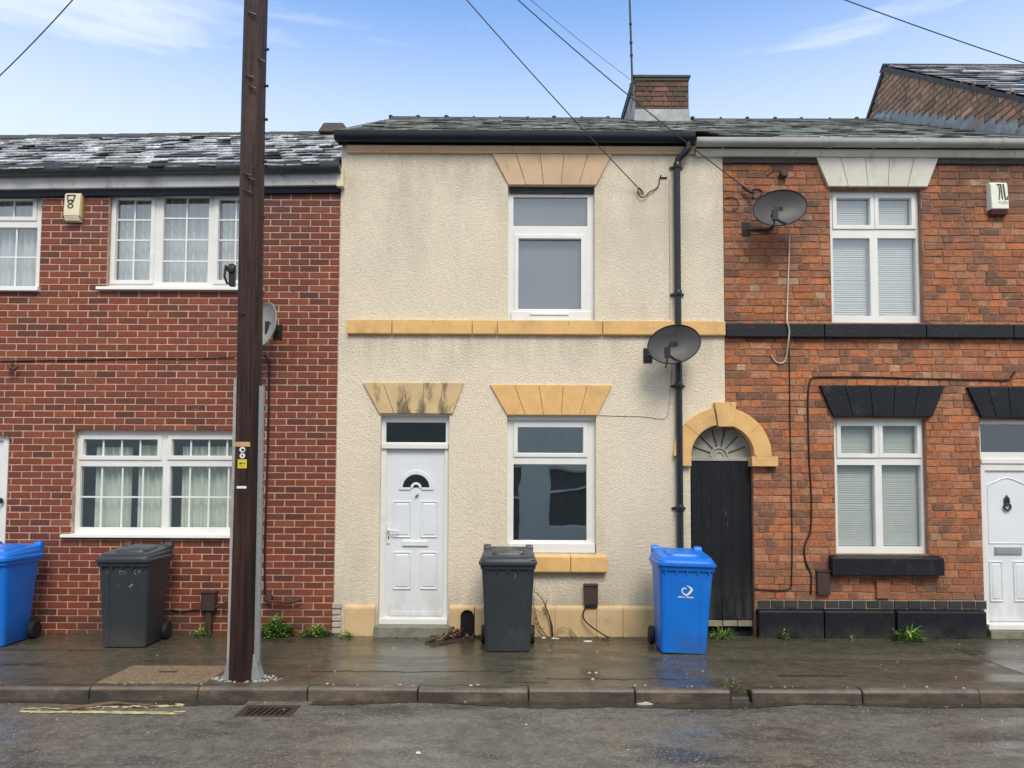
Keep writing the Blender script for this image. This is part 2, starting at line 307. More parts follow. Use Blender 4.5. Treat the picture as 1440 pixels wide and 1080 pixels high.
def dup(root, loc, rz, label):
    r = root.copy(); COL.objects.link(r); r.location = loc; r.rotation_euler = (0, 0, rz); r['label'] = label
    for ch in kids(root):
        c = ch.copy(); COL.objects.link(c); c.parent = r
        for g in kids(ch):
            d = g.copy(); COL.objects.link(d); d.parent = c
    return r
def struct(o): o['kind'] = 'structure'; return o
def stuff(o): o['kind'] = 'stuff'; return o

def jit(c, a, h=.3):
    k = 1+rng.uniform(-a, a); return tuple(max(0, x*k*(1+rng.uniform(-a*h, a*h))) for x in c)
def pick(pal):
    t = rng.random()*sum(w for _, w in pal)
    for c, w in pal:
        t -= w
        if t <= 0: return c
    return pal[0][0]
def subtract(r, holes):
    out = [r]
    for h in holes:
        nx = []
        for a, b, c, d in out:
            if h[1] <= a or h[0] >= b or h[3] <= c or h[2] >= d: nx.append((a, b, c, d)); continue
            if h[0] > a: nx.append((a, h[0], c, d))
            if h[1] < b: nx.append((h[1], b, c, d))
            m0, m1 = max(a, h[0]), min(b, h[1])
            if h[2] > c: nx.append((m0, m1, c, h[2]))
            if h[3] < d: nx.append((m0, m1, h[3], d))
        out = nx
    return out
def bricks(mb, a0, a1, z0, z1, holes, ch, bl, m, pal, cj=.12, wob=.001, dep=.004, tf=None, flemish=False, inside=None, gap=.0):
    tf = tf or (lambda x, y, z: (x, y, z)); row = 0; z = z0
    while z < z1-.02:
        a = a0-(bl*.5 if row % 2 else 0.)-(rng.uniform(0, .02) if flemish else 0); k = row % 2
        if flemish: a = a0-bl*(.25 if row % 2 else 1.0)
        while a < a1:
            w = bl
            if flemish:
                w = bl*(1. if k % 2 else .5)*rng.uniform(.93, 1.07)
                if rng.random() < .2: k += 1
            k += 1
            rect = (max(a, a0)+m/2, min(a+w, a1)-m/2, z+m/2, min(z+ch, z1)-m/2)
            col = jit(pick(pal), cj)
            if rect[1]-rect[0] > .015 and rect[3]-rect[2] > .012 and (inside is None or inside((rect[0]+rect[1])/2, (rect[2]+rect[3])/2)):
                for q in subtract(rect, holes):
                    if q[1]-q[0] < .012 or q[3]-q[2] < .012: continue
                    d = -rng.uniform(.2, 1.)*dep; e = .003+.4*wob
                    cs = [(q[0], q[2]), (q[1], q[2]), (q[1], q[3]), (q[0], q[3])]
                    o = [(x+rng.uniform(-wob, wob), zz+rng.uniform(-wob, wob)) for x, zz in cs]
                    inn = [(o[0][0]+e, o[0][1]+e), (o[1][0]-e, o[1][1]+e), (o[2][0]-e, o[2][1]-e), (o[3][0]+e, o[3][1]-e)]
                    O = [tf(x, .006, zz) for x, zz in o]; I = [tf(x, d, zz) for x, zz in inn]
                    mb.face(I, col)
                    for i in range(4): mb.face([O[i], O[(i+1) % 4], I[(i+1) % 4], I[i]], col)
            a += w
        z += ch; row += 1
def slates(mb, x0, x1, eave, ridge, gauge, width, th, pal, cj=.2, tilt=.012, skip=None, wv=0., gap=.005):
    ey, ez = eave; ry, rz_ = ridge; Ls = math.hypot(ry-ey, rz_-ez); t = Vector((0, (ry-ey)/Ls, (rz_-ez)/Ls)); n = Vector((0, -t.z, t.y))
    rows = int(Ls/gauge)+1
    for i in range(rows):
        s0 = i*gauge-.03; s1 = min(s0+gauge*1.25, Ls); x = x0-(width/2 if i % 2 else 0)
        while x < x1:
            a, b = max(x, x0)+rng.uniform(.001, gap), min(x+width, x1)-rng.uniform(.001, gap); x += width
            if b-a < .03: continue
            if skip and skip((a+b)/2, (s0+s1)/2/Ls): continue
            d0 = s0+rng.uniform(-.012, .012)*(1 if gap < .006 else 2.2); h0 = th*1.1+rng.uniform(0, tilt)+wv*rng.random(); h0b = h0+rng.uniform(-tilt, tilt)*.5; h1 = .002
            base = Vector((0, ey, ez)); col = jit(pick(pal), cj, .06)
            p = lambda xx, ss, hh: base+Vector((xx, 0, 0))+t*ss+n*hh
            A, B, C, D = p(a, d0, h0), p(b, d0+rng.uniform(-.008, .008), h0b), p(b, s1, h1), p(a, s1, h1)
            lo = n*(-th); A2, B2 = A+lo, B+lo
            mb.face([A, B, C, D], col); mb.face([A2, B2, B, A], col); mb.face([A2, A, D], col); mb.face([B, B2, C], col)

# ------------------------------------------------------------------ windows, lintels
def ring(mb, r, w, y0, y1):     # rectangular ring OUTSIDE rect r, width w
    x0, x1, z0, z1 = r
    mb.plate(x0-w, x1+w, z0-w, z1+w, [r], y0, y1)
def window(house, opening, cells, y=.07, label=None, backing=None, dark=False, sill=None, bar=.018):
    """opening and cells in survey pixels; cell = (u0,v0,u1,v1,sash,nx,nz) glass rectangle"""
    o = RC(*opening, y)
    g = [(RC(*c[:4], y), c[4], c[5], c[6]) for c in cells]
    fr = MB(); holes = []
    for r, sash, nx, nz in g:
        e = .034 if sash else 0
        holes.append((r[0]-e, r[1]+e, r[2]-e, r[3]+e))
    fr.plate(o[0], o[1], o[2], o[3], holes, y, y+.07)
    w = fr.build('window', 'upvc', house, bevel=.004)
    if label: w['label'] = label
    for r, sash, nx, nz in g:
        if sash:
            s = MB(); ring(s, r, .047, y-.014, y+.05); s.build('sash', 'upvc', w, bevel=.005)
        p = MB(); p.face([(r[0]-.006, y+.032, r[2]-.006), (r[1]+.006, y+.032, r[2]-.006), (r[1]+.006, y+.032, r[3]+.006), (r[0]-.006, y+.032, r[3]+.006)]); p.build('pane', dark or 'glass', w)
        if nx > 1 or nz > 1:
            b = MB()
            zb = [r[2]+(r[3]-r[2])*k/nz for k in range(1, nz)]; xb = [r[0]+(r[1]-r[0])*k/nx for k in range(1, nx)]
            edges = [r[2]]+zb+[r[3]]
            xe = [r[0]]+xb+[r[1]]; h_ = bar/2
            b.plate(r[0]-.002, r[1]+.002, r[2]-.002, r[3]+.002, [(xa+(h_ if i else .002), xc-(h_ if i < nx-1 else .002), za+(h_ if j else .002), zc-(h_ if j < nz-1 else .002)) for i, (xa, xc) in enumerate(zip(xe[:-1], xe[1:])) for j, (za, zc) in enumerate(zip(edges[:-1], edges[1:]))], y+.020, y+.029)
            b.build('glazing_bar', 'upvc', w)
    if sill:
        q = RC(*sill, 0); s = MB()
        s.pyz([(y+.06, q[3]+.004), (-.05, q[3]-.006), (-.055, q[2]), (-.03, q[2]-.004), (y+.06, q[2]-.004)], q[0], q[1]); s.build('sill', 'upvc', w, bevel=.003)
    rm = MB(); X0, X1, Z0, Z1 = o[0]-.3, o[1]+.3, o[2]-.4, o[3]+.25; D = 2.2 if backing is None else .6; yb = y+.09
    for pts in ([(X0, yb+D, Z0), (X1, yb+D, Z0), (X1, yb+D, Z1), (X0, yb+D, Z1)], [(X0, yb, Z0), (X0, yb+D, Z0), (X0, yb+D, Z1), (X0, yb, Z1)],
                [(X1, yb+D, Z0), (X1, yb, Z0), (X1, yb, Z1), (X1, yb+D, Z1)], [(X0, yb, Z1), (X0, yb+D, Z1), (X1, yb+D, Z1), (X1, yb, Z1)],
                [(X0, yb, Z0), (X1, yb, Z0), (X1, yb+D, Z0), (X0, yb+D, Z0)]): rm.face(pts)
    rm.build('room_lining', 'room', w)
    if backing:
        kind = backing[0]; c = MB(); yc = y+.125
        if kind in ('curtain', 'net_pale'):
            for (f0, f1, zt) in backing[1]:
                xa, xb_ = o[0]+(o[1]-o[0])*f0, o[0]+(o[1]-o[0])*f1; n = int((xb_-xa)/.012); zt = o[2]+(o[3]-o[2])*zt
                ph = rng.uniform(0, 6); pts = []
                for k in range(n+1):
                    x = xa+(xb_-xa)*k/n; pts.append((x, yc+.022*math.sin(x*2*math.pi/.085+ph)+.012*math.sin(x*2*math.pi/.23)))
                for k in range(n):
                    (xa_, ya), (xc, yd) = pts[k], pts[k+1]
                    c.face([(xa_, ya, o[2]-.05), (xc, yd, o[2]-.05), (xc, yd, zt), (xa_, ya, zt)])
            c.build('curtain', kind, w, smooth=80)
        elif kind == 'blind':
            z = o[2]+.03
            while z < o[3]-.02:
                dz = rng.uniform(-.002, .002)
                c.pyz([(yc-.045, z-.0125+dz), (yc-.036, z+.0125+dz), (yc-.0345, z+.0125+dz), (yc-.0435, z-.0125+dz)], o[0]+.03, o[1]-.03); z += .0245
            c.build('blind', 'blind', w)
        elif kind == 'roller':
            c.box(o[0]+.02, o[1]-.02, yc-.05, yc-.045, o[2], o[3]); c.build('blind', 'roller', w)
    return w
def lintel(house, name, top, bot, m, n=5, y=-.022, groove=.005, label=None):
    """flat arch of n voussoirs: top=(u0,u1,v) bot=(u0,u1,v)"""
    zt, zb = P((top[0]+top[1])/2, top[2])[1], P((bot[0]+bot[1])/2, bot[2])[1]
    t0, t1 = P(top[0], top[2])[0], P(top[1], top[2])[0]; b0, b1 = P(bot[0], bot[2])[0], P(bot[1], bot[2])[0]
    mb = MB()
    for k in range(n):
        f0, f1 = k/n, (k+1)/n; g = groove/2
        L = lambda a, b, f: a+(b-a)*f
        mb.pxz([(L(b0, b1, f0)+g, zb), (L(b0, b1, f1)-g, zb), (L(t0, t1, f1)-g, zt), (L(t0, t1, f0)+g, zt)], y-rng.uniform(0, .002), .03)
    o = mb.build(name, m, house, bevel=.004)
    if label: o['label'] = label
    return o
def panel(mb, r, y, w=.022, h=.012):
    """raised and fielded panel on a door face at y"""
    x0, x1, z0, z1 = r
    a = [(x0, y, z0), (x1, y, z0), (x1, y, z1), (x0, y, z1)]
    def ins(d, yy): return [(x0+d, yy, z0+d), (x1-d, yy, z0+d), (x1-d, yy, z1-d), (x0+d, yy, z1-d)]
    mb.rings([a, ins(.004, y-h), ins(w*.5, y-h), ins(w*.8, y-.002), ins(w*1.1, y-.002), ins(w*1.7, y-h*.8)], True)
def arc(cx, cz, r, a0, a1, n): return [(cx+r*math.cos(R(a0+(a1-a0)*k/n)), cz+r*math.sin(R(a0+(a1-a0)*k/n))) for k in range(n+1)]
def cable(name, pts, r, m, label, cat='cable', parent=None, y=-.012, group=None, n=6, sub=3):
    """points (u,v) or (u,v,Y) on the facade; smoothed"""
    q = []
    for p in pts:
        Y = p[2] if len(p) > 2 else y; x, z = P(p[0], p[1], Y); q.append(Vector((x, Y, z)))
    out = []
    for i in range(len(q)-1):
        p0, p1, p2, p3 = q[max(i-1, 0)], q[i], q[i+1], q[min(i+2, len(q)-1)]
        for k in range(sub):
            t = k/sub; out.append(.5*((2*p1)+(p2-p0)*t+(2*p0-5*p1+4*p2-p3)*t*t+(3*p1-p0-3*p2+p3)*t**3))
    out.append(q[-1])
    mb = MB(); mb.tube(out, r, n); o = mb.build(name, m, parent, smooth=60)
    if parent is None and label: tag(o, label, cat, group)
    return o
XL, XP, XG = -1.945, 2.365, 5.90      # party lines: red brick | cream | old brick | tall gable house
# ================================================================== ground, road, pavement, kerb
mb = MB(); mb.face([(-150, -150, -.22), (150, -150, -.22), (150, 150, -.22), (-150, 150, -.22)]); struct(mb.build('ground', 'ground'))
g0, g1 = G(352, 1013, -.1), G(424, 998, -.1)
DR = (-2.07, -1.64, -2.60, -2.30)     # drain opening in the road x0 x1 y0 y1
flat = lambda zz: (lambda x, y, z: (x, z, zz+y))
mb = MB(); mb.plate(-40, 40, -8.6, -2.15, [DR], 0, -.12, tf=flat(-.1)); struct(mb.build('road', 'asphalt_road'))
mb = MB(); mb.face([(-40, -2.075, 0), (40, -2.075, 0), (40, .02, .0), (-40, .02, 0)]); mb.face([(-40, -2.075, -.12), (40, -2.075, -.12), (40, -2.075, 0), (-40, -2.075, 0)]); struct(mb.build('pavement', 'asphalt_pave'))
def ragged(mb, x0, x1, y0, y1, z, e=.012, step=.08):
    n = max(2, int((x1-x0)/step)); T = [(x0+(x1-x0)*k/n, y1+rng.uniform(-e, e)) for k in range(n+1)]; B = [(x0+(x1-x0)*k/n, y0+rng.uniform(-e, e)) for k in range(n+1)]
    for k in range(n): mb.face([(*B[k], z), (*B[k+1], z), (*T[k+1], z), (*T[k], z)])
pm = MB(); ragged(pm, -1.75, .02, -1.62, -.98, .003, .03); ragged(pm, .30, 1.52, -1.86, -1.18, .003, .03); ragged(pm, 4.5, 9, -1.95, -.55, .003, .03); struct(pm.build('pavement_patch', 'patch'))
pm = MB()
for x0, x1, y in ((-5.6, -3.9, -.84), (-.1, .5, -1.12), (-.05, .30, -1.98), (2.3, 2.9, -1.72), (-4.9, -4.2, -1.45)): ragged(pm, x0, x1, y-rng.uniform(.004, .010), y+rng.uniform(.004, .010), .0045, .006, .05)
struct(pm.build('tar_joint', 'tar'))
mb = MB(); n = 160; e0 = -2.19; xs_ = [-6+12*k/n for k in range(n+1)]; ye = [-2.29-.05*math.sin(x*1.7)-.035*math.sin(x*4.1+1)-rng.uniform(0, .03) for x in xs_]
for k in range(n): mb.face([(xs_[k], ye[k], -.0955), (xs_[k+1], ye[k+1], -.0955), (xs_[k+1], e0, -.0955), (xs_[k], e0, -.0955)]) if not (DR[0]-.08 < xs_[k] < DR[1]+.06) else None
struct(mb.build('gutter_channel', 'wet_silt'))
mb = MB(); mb.box(-40, 40, -11.5, -8.6, -.3, 0); struct(mb.build('far_pavement', 'asphalt_pave'))
mb = MB(); us = [-900, -640, -380, -150, 118, 274, 430, 587, 743, 893, 1027, 1056, 1210, 1372, 1530, 1690, 1850, 2010]
for a, b in zip(us[:-1], us[1:]):
    if a == 1027: continue
    x0, x1 = G(a, 970)[0]+.003, G(b, 970)[0]-.003; dz = rng.uniform(-.006, .006); dy = rng.uniform(-.008, .008)
    mb.pyz([(-2.075, -.2), (-2.075, .004+dz), (-2.165+dy, .006+dz), (-2.186+dy, -.012+dz), (-2.20+dy, -.2)], x0, x1)
x0, x1 = G(1027, 970)[0]+.006, G(1056, 970)[0]-.006
mb.pyz([(-2.075, -.2), (-2.075, -.05), (-2.16, -.06), (-2.19, -.2)], x0, x1)
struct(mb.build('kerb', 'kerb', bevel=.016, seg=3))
# worn yellow road paint
mb = MB()
for k in range(330):
    f = rng.random(); u = 30+225*f**.8; v = 1000+rng.choice([-7, 3, 4, 4])*(.4+.6*f)+rng.uniform(-1.2, 1.2)
    x, y = G(u, v, -.1); a, b = rng.uniform(.015, .05), rng.uniform(.005, .016)
    if f > .93: y += rng.uniform(-.03, .05)
    n = 7; mb.face([(x+a*math.cos(6.28*i/n)*rng.uniform(.6, 1.1), y+b*math.sin(6.28*i/n)*rng.uniform(.6, 1.1), -.0955+rng.uniform(0, .0008)) for i in range(n)])
struct(mb.build('yellow_line', 'yellow', merge=False))

# ================================================================== red brick house
H1 = thing('terraced_house', 'red brick terraced house with pale mortar, glazing bar windows and grey roof with wet sheen painted pale', 'house', (-4.2, 0, 0), group='terraced houses')
W1 = (-90, 272, 57, 409); W2 = (151, 271, 364, 405); W3 = (102, 605, 356, 752); D1 = (-98, 612, 8, 893)
def hole(w, gx=.0): return RC(*w)
h1 = [hole(W1), hole(W2), hole(W3), hole(D1)]
h1[3] = (h1[3][0], h1[3][1], -.2, h1[3][3])
LZ = lambda x: 5.045+.0175*(x+1.95)   # underside of the eaves board rises slightly to the right
w1 = MB(); w1.plate(-10.5, XL, -.1, 5.2, h1, .004, .10); wall1 = w1.build('wall', 'mortar_new', H1)
pal1 = [((.205, .044, .021), 5), ((.17, .038, .020), 4), ((.235, .053, .024), 3), ((.125, .034, .022), 1.6), ((.26, .068, .030), .4)]
b1 = MB(); bricks(b1, -10.5, XL-.004, -.03, 4.99, h1, .0752, .225, .0115, pal1, .10, .0006, .003)
b1.build('brickwork', 'brick_new', wall1, merge=False)
window(H1, W1, [(-40, 281, 47, 305, 1, 3, 1), (-40, 320, 51, 402, 0, 3, 2)], label='half seen upper window with top light', backing=('net_pale', [(0, 1, 1)]), sill=(-95, 403, 57, 410))
window(H1, W2, [(163, 280, 212, 394, 1, 2, 4), (229, 276, 293, 397, 0, 2, 4), (307, 280, 354, 394, 1, 2, 4)], label='three light upper window', backing=('net_pale', [(0, 1, 1)]), sill=(138, 404, 372, 409))
window(H1, W3, [(118, 618, 222, 641, 1, 4, 1), (242, 618, 344, 641, 1, 4, 1), (112, 656, 228, 742, 0, 4, 2), (238, 656, 347, 742, 0, 4, 2)], label='wide lower window with net curtains',
       backing=('curtain', [(.10, .29, .84), (.33, .52, .86), (.58, .97, .85)]), sill=(88, 751, 366, 756))
# door at the frame's edge
r = RC(*D1, .06); d = MB(); d.plate(r[0], r[1], 0, r[3], [(r[0]+.07, r[1]-.06, .05, r[3]-.06)], .05, .12); df = d.build('door', 'upvc', H1, bevel=.004)
d = MB(); d.box(r[0]+.075, r[1]-.065, .075, .115, .055, r[3]-.065); d.build('door_leaf', 'door_white', df, bevel=.004)
x, z = P(2, 704, .04); d = MB(); d.lathe([(.008, -.05), (.03, -.045), (.034, -.03), (.02, -.012), (.012, .015)], (x, .05, z), 14, 'Y'); d.build('handle', 'black_metal', df, smooth=40)
# eaves
def sloped(mb, prof, x0, x1, m=.0175): mb.extr([(x0, y, z+m*(x0+1.95)) for y, z in prof], [(x1, y, z+m*(x1+1.95)) for y, z in prof])
fb = MB(); sloped(fb, [(.02, 4.995), (-.09, 4.995), (-.095, 5.15), (.02, 5.15)], -10.5, XL-.03); fb.build('fascia', 'weather_board', H1, bevel=.003)
fb = MB(); fb.box(XL-.03, XL+.045, -.10, .0, 4.975, 5.185); fb.build('barge_end', 'alarm_cream', H1, bevel=.004)
fb = MB(); sloped(fb, [(.02, 4.93), (-.04, 4.93), (-.05, 4.992), (.02, 4.992)], -10.5, XL-.01); fb.build('soffit_shadow_strip', 'gutter_navy', H1)  # dark strip added in place of the shadow line under the fascia
gp = [(-.07, .105)]+[(-.135-.062*math.cos(t), .062-.062*math.sin(t)+.0) for t in [math.pi*k/8 for k in range(8, -1, -1)]]+[(-.197, .105), (-.187, .105), (-.187, .08), (-.075, .08)]
def gutter(house, m, x0, x1, z, slope=0., joints=(), hs=1.):
    g = MB(); g.extr([(x0, y, z+zz*hs+slope*(x0+1.95)) for y, zz in gp], [(x1, y, z+zz*hs+slope*(x1+1.95)) for y, zz in gp]); o = g.build('gutter', m, house, smooth=35)
    for x in joints:
        j = MB()
        q = [(-.135-.067*math.cos(t), .062-.067*math.sin(t)) for t in [math.pi*k/8 for k in range(8, -1, -1)]]
        q = q+[(-.203, .108), (-.066, .108)]
        q = [q[0]]+q[1:]
        j.extr([(x-.03, y, z+zz*hs+slope*(x+1.95)) for y, zz in q], [(x+.03, y, z+zz*hs+slope*(x+1.95)) for y, zz in q])
        j.build('gutter_joint', m, o, smooth=35)
    return o
gutter(H1, 'gutter_grey', -10.5, XL+.02, 5.118, .0175, (-4.7, -3.35))
RZ1 = 7.01
rf = MB(); rf.face([(-10.5, -.12, 5.0), (XL-.02, -.12, 5.16), (XL-.02, 2.75, RZ1-.05), (-10.5, 2.75, RZ1-.24)]); rf.face([(-10.5, 2.75, RZ1-.24), (XL-.02, 2.75, RZ1-.03), (XL-.02, 6.2, 5.0), (-10.5, 6.2, 5.0)])
roof1 = rf.build('roof', 'dark', H1)
sl = MB(); slates(sl, -10.5, XL-.03, (-.17, 5.185), (2.75, RZ1-.04), .27, .19, .013, [((.42, .425, .43), 5), ((.05, .05, .052), 1.6), ((.62, .62, .62), 3)], .3, .014, wv=.010, gap=.012)  # pale tones put the wet slates' sky reflection into their colour
for i, v_ in enumerate(sl.v): sl.v[i] = (v_[0], v_[1], v_[2]+.0175*(v_[0]+1.95))
sl.build('roof_tile', 'slate_wet', roof1, merge=False)
rd = MB(); x = -10.5
while x < XL-.1:
    rd.extr([(x+.004, 2.75+yy, RZ1+zz+.0175*(x+1.95)) for yy, zz in ((-.13, -.09), (-.06, -.005), (0, .02), (.06, -.005), (.13, -.09))], [(min(x+.45, XL-.03), 2.75+yy, RZ1+zz+.0175*(x+1.95)) for yy, zz in ((-.13, -.09), (-.06, -.005), (0, .02), (.06, -.005), (.13, -.09))]); x += .455
rd.build('ridge_tile', 'ridge', roof1)
x0, z0 = P(449, 184, 2.6); x1, z1 = P(484, 172, 2.6)
rd = MB(); rd.extr([(x0, 2.5, z0-.05), (x1+.1, 2.5, z0-.05), (x1-.02, 2.6, z1), (x0+.06, 2.6, z1)], [(x0, 2.95, z0-.05), (x1+.1, 2.95, z0-.05), (x1-.02, 2.85, z1), (x0+.06, 2.85, z1)]); rd.build('ridge_cap', 'iron', roof1, bevel=.02)
# back and side of the house
bk = MB(); bk.box(-10.5, XL, 6.0, 6.2, -.1, 5.1); bk.build('rear_wall', 'mortar_new', H1)

# ================================================================== cream house
H2 = thing('terraced_house', 'narrow cream pebbledashed terraced house with peach stone lintels and brick chimney', 'house', (.2, 0, 0), group='terraced houses')
W4 = (714, 262, 836, 451); W5 = (713, 585, 838, 778); D2 = (534, 584, 631, 893)
AX, AZ = P(1014, 642); AR = .348
h2 = [hole(W4), hole(W5), hole(D2), (AX-AR, XP+.2, -.2, AZ+AR)]
h2[2] = (h2[2][0], h2[2][1], -.2, h2[2][3])
y2 = -.022
w2 = MB(); w2.plate(XL+.005, XP, -.1, 5.59, h2, y2, .12); wall2 = w2.build('wall', 'render', H2)
a = window(H2, W4, [(722, 277, 826, 318, 0, 1, 1), (729, 336, 817, 435, 1, 1, 1)], y=.05, label='upper window with grey blind', backing=('roller',))
tb = MB(); q = RC(717, 262, 834, 272, .03); tb.box(q[0], q[1], .02, .048, q[2], q[3]+.01); tb.build('head_timber', 'timber_dark', a, bevel=.004)
tb = MB(); q = RC(719, 438, 831, 451, .03); tb.box(q[0], q[1], .01, .048, q[2], q[3]-.005); q = RC(745, 440, 800, 443, 0); tb.box(q[0], q[1], -.002, .009, q[2], q[3]); tb.build('sill', 'upvc', a, bevel=.004)
a = window(H2, W5, [(728, 601, 820, 637, 1, 1, 1), (722, 653, 825, 760, 0, 1, 1)], y=.05, label='lower window reflecting the street', dark='glass_street')
tb = MB(); q = RC(716, 764, 836, 777, .03); tb.box(q[0], q[1], -.01, .048, q[2], q[3]); tb.build('sill', 'upvc', a, bevel=.004)
tb = MB(); q = RC(714, 585, 837, 591, .03); tb.box(q[0], q[1], .02, .048, q[2], q[3]); tb.build('head_trim', 'upvc', a, bevel=.004)
lintel(H2, 'lintel', (692, 860, 219), (715, 838, 262), 'peach_pale', y=-.045)
lintel(H2, 'lintel', (511, 653, 539), (534, 637, 582), 'peach_mould', y=-.045, label='mould stained lintel over the door')
lintel(H2, 'lintel', (689, 860, 542), (713, 840, 584), 'peach', y=-.045)
# string course, sill, plinth
mb = MB(); z1 = 3.475; z0 = 3.315
for a_, b_ in ((490, 552), (553, 664), (665, 699), (700, 846), (847, 1018)):
    xa, xb = P(a_, 461)[0], P(b_, 461)[0]; mb.pyz([(.0, z0), (.0, z1+.012), (-.065, z1), (-.068, z0+.012), (-.06, z0)], xa+.001, xb-.001)
mb.build('string_course', 'peach', H2, bevel=.003)
q = RC(698, 782, 852, 804); mb = MB()
for f0, f1 in ((0, .33), (.335, .67), (.675, 1)):
    mb.pyz([(.03, q[2]), (.03, q[3]+.03), (-.10, q[3]), (-.105, q[2]+.012), (-.095, q[2])], q[0]+(q[1]-q[0])*f0, q[0]+(q[1]-q[0])*f1)
mb.build('window_sill', 'peach', H2, bevel=.006)
zt = P(700, 852)[1]; vx0, vx1 = P(648, 870)[0], P(667, 870)[0]; vz = P(657, 866)[1]; vr = (vx1-vx0)/2
mb = MB()
def plinth(xa, xb):
    mb.pyz([(.0, -.05), (.0, zt+.0), (y2-.002, zt+.012), (-.055, zt-.012), (-.06, zt-.03), (-.06, -.05)], xa, xb)
plinth(P(486, 870)[0], P(528, 870)[0]); mb.build('plinth', 'peach_worn', H2, bevel=.003); mb = MB()
plinth(P(633, 870)[0], vx0)
for a_, b_ in ((668, 686), (686.3, 780), (780.3, 838), (838.3, 875), (875.3, 956)): plinth(P(a_, 870)[0]+.0008, P(b_, 870)[0]-.0008)
# round-headed piece over the vent hole
top = zt-.03; ar = arc((vx0+vx1)/2, vz, vr, 180, 0, 12)
mb.face([(x, -.06, z) for x, z in ([(vx0, top)]+[(vx1, top)]+ar[::-1])][::1])
for (xa, za), (xb, zb) in zip(ar[:-1], ar[1:]): mb.face([(xa, -.06, za), (xb, -.06, zb), (xb, .0, zb), (xa, .0, za)])
mb.pyz([(.0, zt-.03), (.0, zt), (y2-.002, zt+.012), (-.055, zt-.012), (-.06, zt-.03)], vx0, vx1)
pl = mb.build('plinth', 'peach_worn', H2, bevel=.003)
mb = MB(); mb.box(vx0-.01, vx1+.01, y2-.006, y2-.003, -.03, vz+vr+.01); mb.build('vent_opening', 'dark', pl)
mb = MB()
for k in range(5): mb.box((vx0+vx1)/2-.05+.024*k, (vx0+vx1)/2-.042+.024*k, -.034, -.027, .02, vz+.03)
mb.build('vent_grille', 'black_metal', pl)
for k in range(5):
    mb = MB(); z = .02+k*.068; mb.box(XL-.012, XL+.085+rng.uniform(-.01, .006), -.045+rng.uniform(-.006, .006), y2+.01, z, z+.055); mb.build('quoin_brick', 'pale_brick', H2, bevel=.007)
# door
r = RC(535, 584, 631, 880, .05); zs = .115; d = MB()
tg = RC(543, 594, 627, 622, .05)
d.plate(r[0], r[1], zs, r[3], [(tg[0], tg[1], tg[2], tg[3]), (r[0]+.062, r[1]-.052, zs+.075, RC(540, 631, 628, 632, .05)[3])], .045, .11)
dr = d.build('door', 'upvc', H2, bevel=.004)
d = MB(); d.box(tg[0]-.005, tg[1]+.005, .075, .08, tg[2]-.005, tg[3]+.005); d.build('transom_pane', 'glass_dark', dr)
d = MB(); d.box(tg[0]-.005, tg[1]+.005, .10, .105, tg[2]-.005, tg[3]+.005); d.build('transom_backing', 'dark', dr)
d = MB(); d.box(r[0]+.01, r[1]-.01, .02, .044, P(580, 631, .03)[1], P(580, 624, .03)[1]); d.build('drip_rail', 'upvc', dr, bevel=.004)
lf = RC(544, 632, 624, 870, .06); yl = .072; fan = (P(585, 686, .06)); fr_ = .17
d = MB(); fx, fz = fan
d.box(lf[0]-.01, lf[1]+.01, yl, .105, lf[2]-.01, lf[3]+.01)
leaf = d.build('door_leaf', 'door_white', dr, bevel=.003)
d = MB()
for pr in ((552.5, 704.5, 577.5, 756), (591.5, 704.5, 615, 756), (552.5, 776, 577.5, 829), (590.5, 776, 615, 829)): panel(d, RC(*pr, .06), yl-.0005)
q = RC(548, 860, 622, 866, .06); d.box(q[0], q[1], yl-.012, yl-.0005, q[2], q[3])
d.build('door_panel', 'door_white', leaf, bevel=.002)
def fanring(mb, cx, cz, r0, r1, y0, y1, a0=0, a1=180, n=18):
    A = arc(cx, cz, r1, a0, a1, n); B = arc(cx, cz, r0, a0, a1, n)
    for k in range(n):
        mb.extr([(B[k][0], y1, B[k][1]), (A[k][0], y1, A[k][1]), (A[k+1][0], y1, A[k+1][1]), (B[k+1][0], y1, B[k+1][1])],
                [(B[k][0], y0, B[k][1]), (A[k][0], y0, A[k][1]), (A[k+1][0], y0, A[k+1][1]), (B[k+1][0], y0, B[k+1][1])])
d = MB(); fanring(d, fx, fz, .150, .192, yl-.014, yl-.0005); fanring(d, fx, fz, .035, .062, yl-.013, yl-.0005)
for sx in (-1, 1): d.box(fx+sx*.06 if sx > 0 else fx-.192, fx+.192 if sx > 0 else fx-.06, yl-.013, yl-.0005, fz-.022, fz+.004)
d.build('fan_frame', 'door_white', leaf, bevel=.002)
d = MB(); d.pxz(arc(fx, fz+.004, .15, 0, 180, 18), yl-.004, yl-.0008); d.build('fan_pane', 'glass_dark', leaf)
d = MB(); d.pxz(arc(fx, fz+.004, .148, 0, 180, 18), yl-.0007, yl-.0004); d.build('fan_backing', 'dark', leaf)
q = RC(565, 760, 602, 768.5, .05); d = MB(); d.box(q[0], q[1], yl-.012, yl-.0005, q[2], q[3]); d.box(q[0]+.01, q[1]-.01, yl-.02, yl-.012, q[2]+.006, q[3]-.008); d.build('letter_plate', 'upvc', leaf, bevel=.004)
x, z = P(586, 697, .06); d = MB(); d.tube([(x-.02, yl-.02, z-.02), (x+.01, yl-.02, z), (x+.02, yl-.018, z+.02)], .005); d.tube([(x, yl, z), (x, yl-.022, z)], .008); d.build('knocker', 'black_metal', leaf, smooth=50)
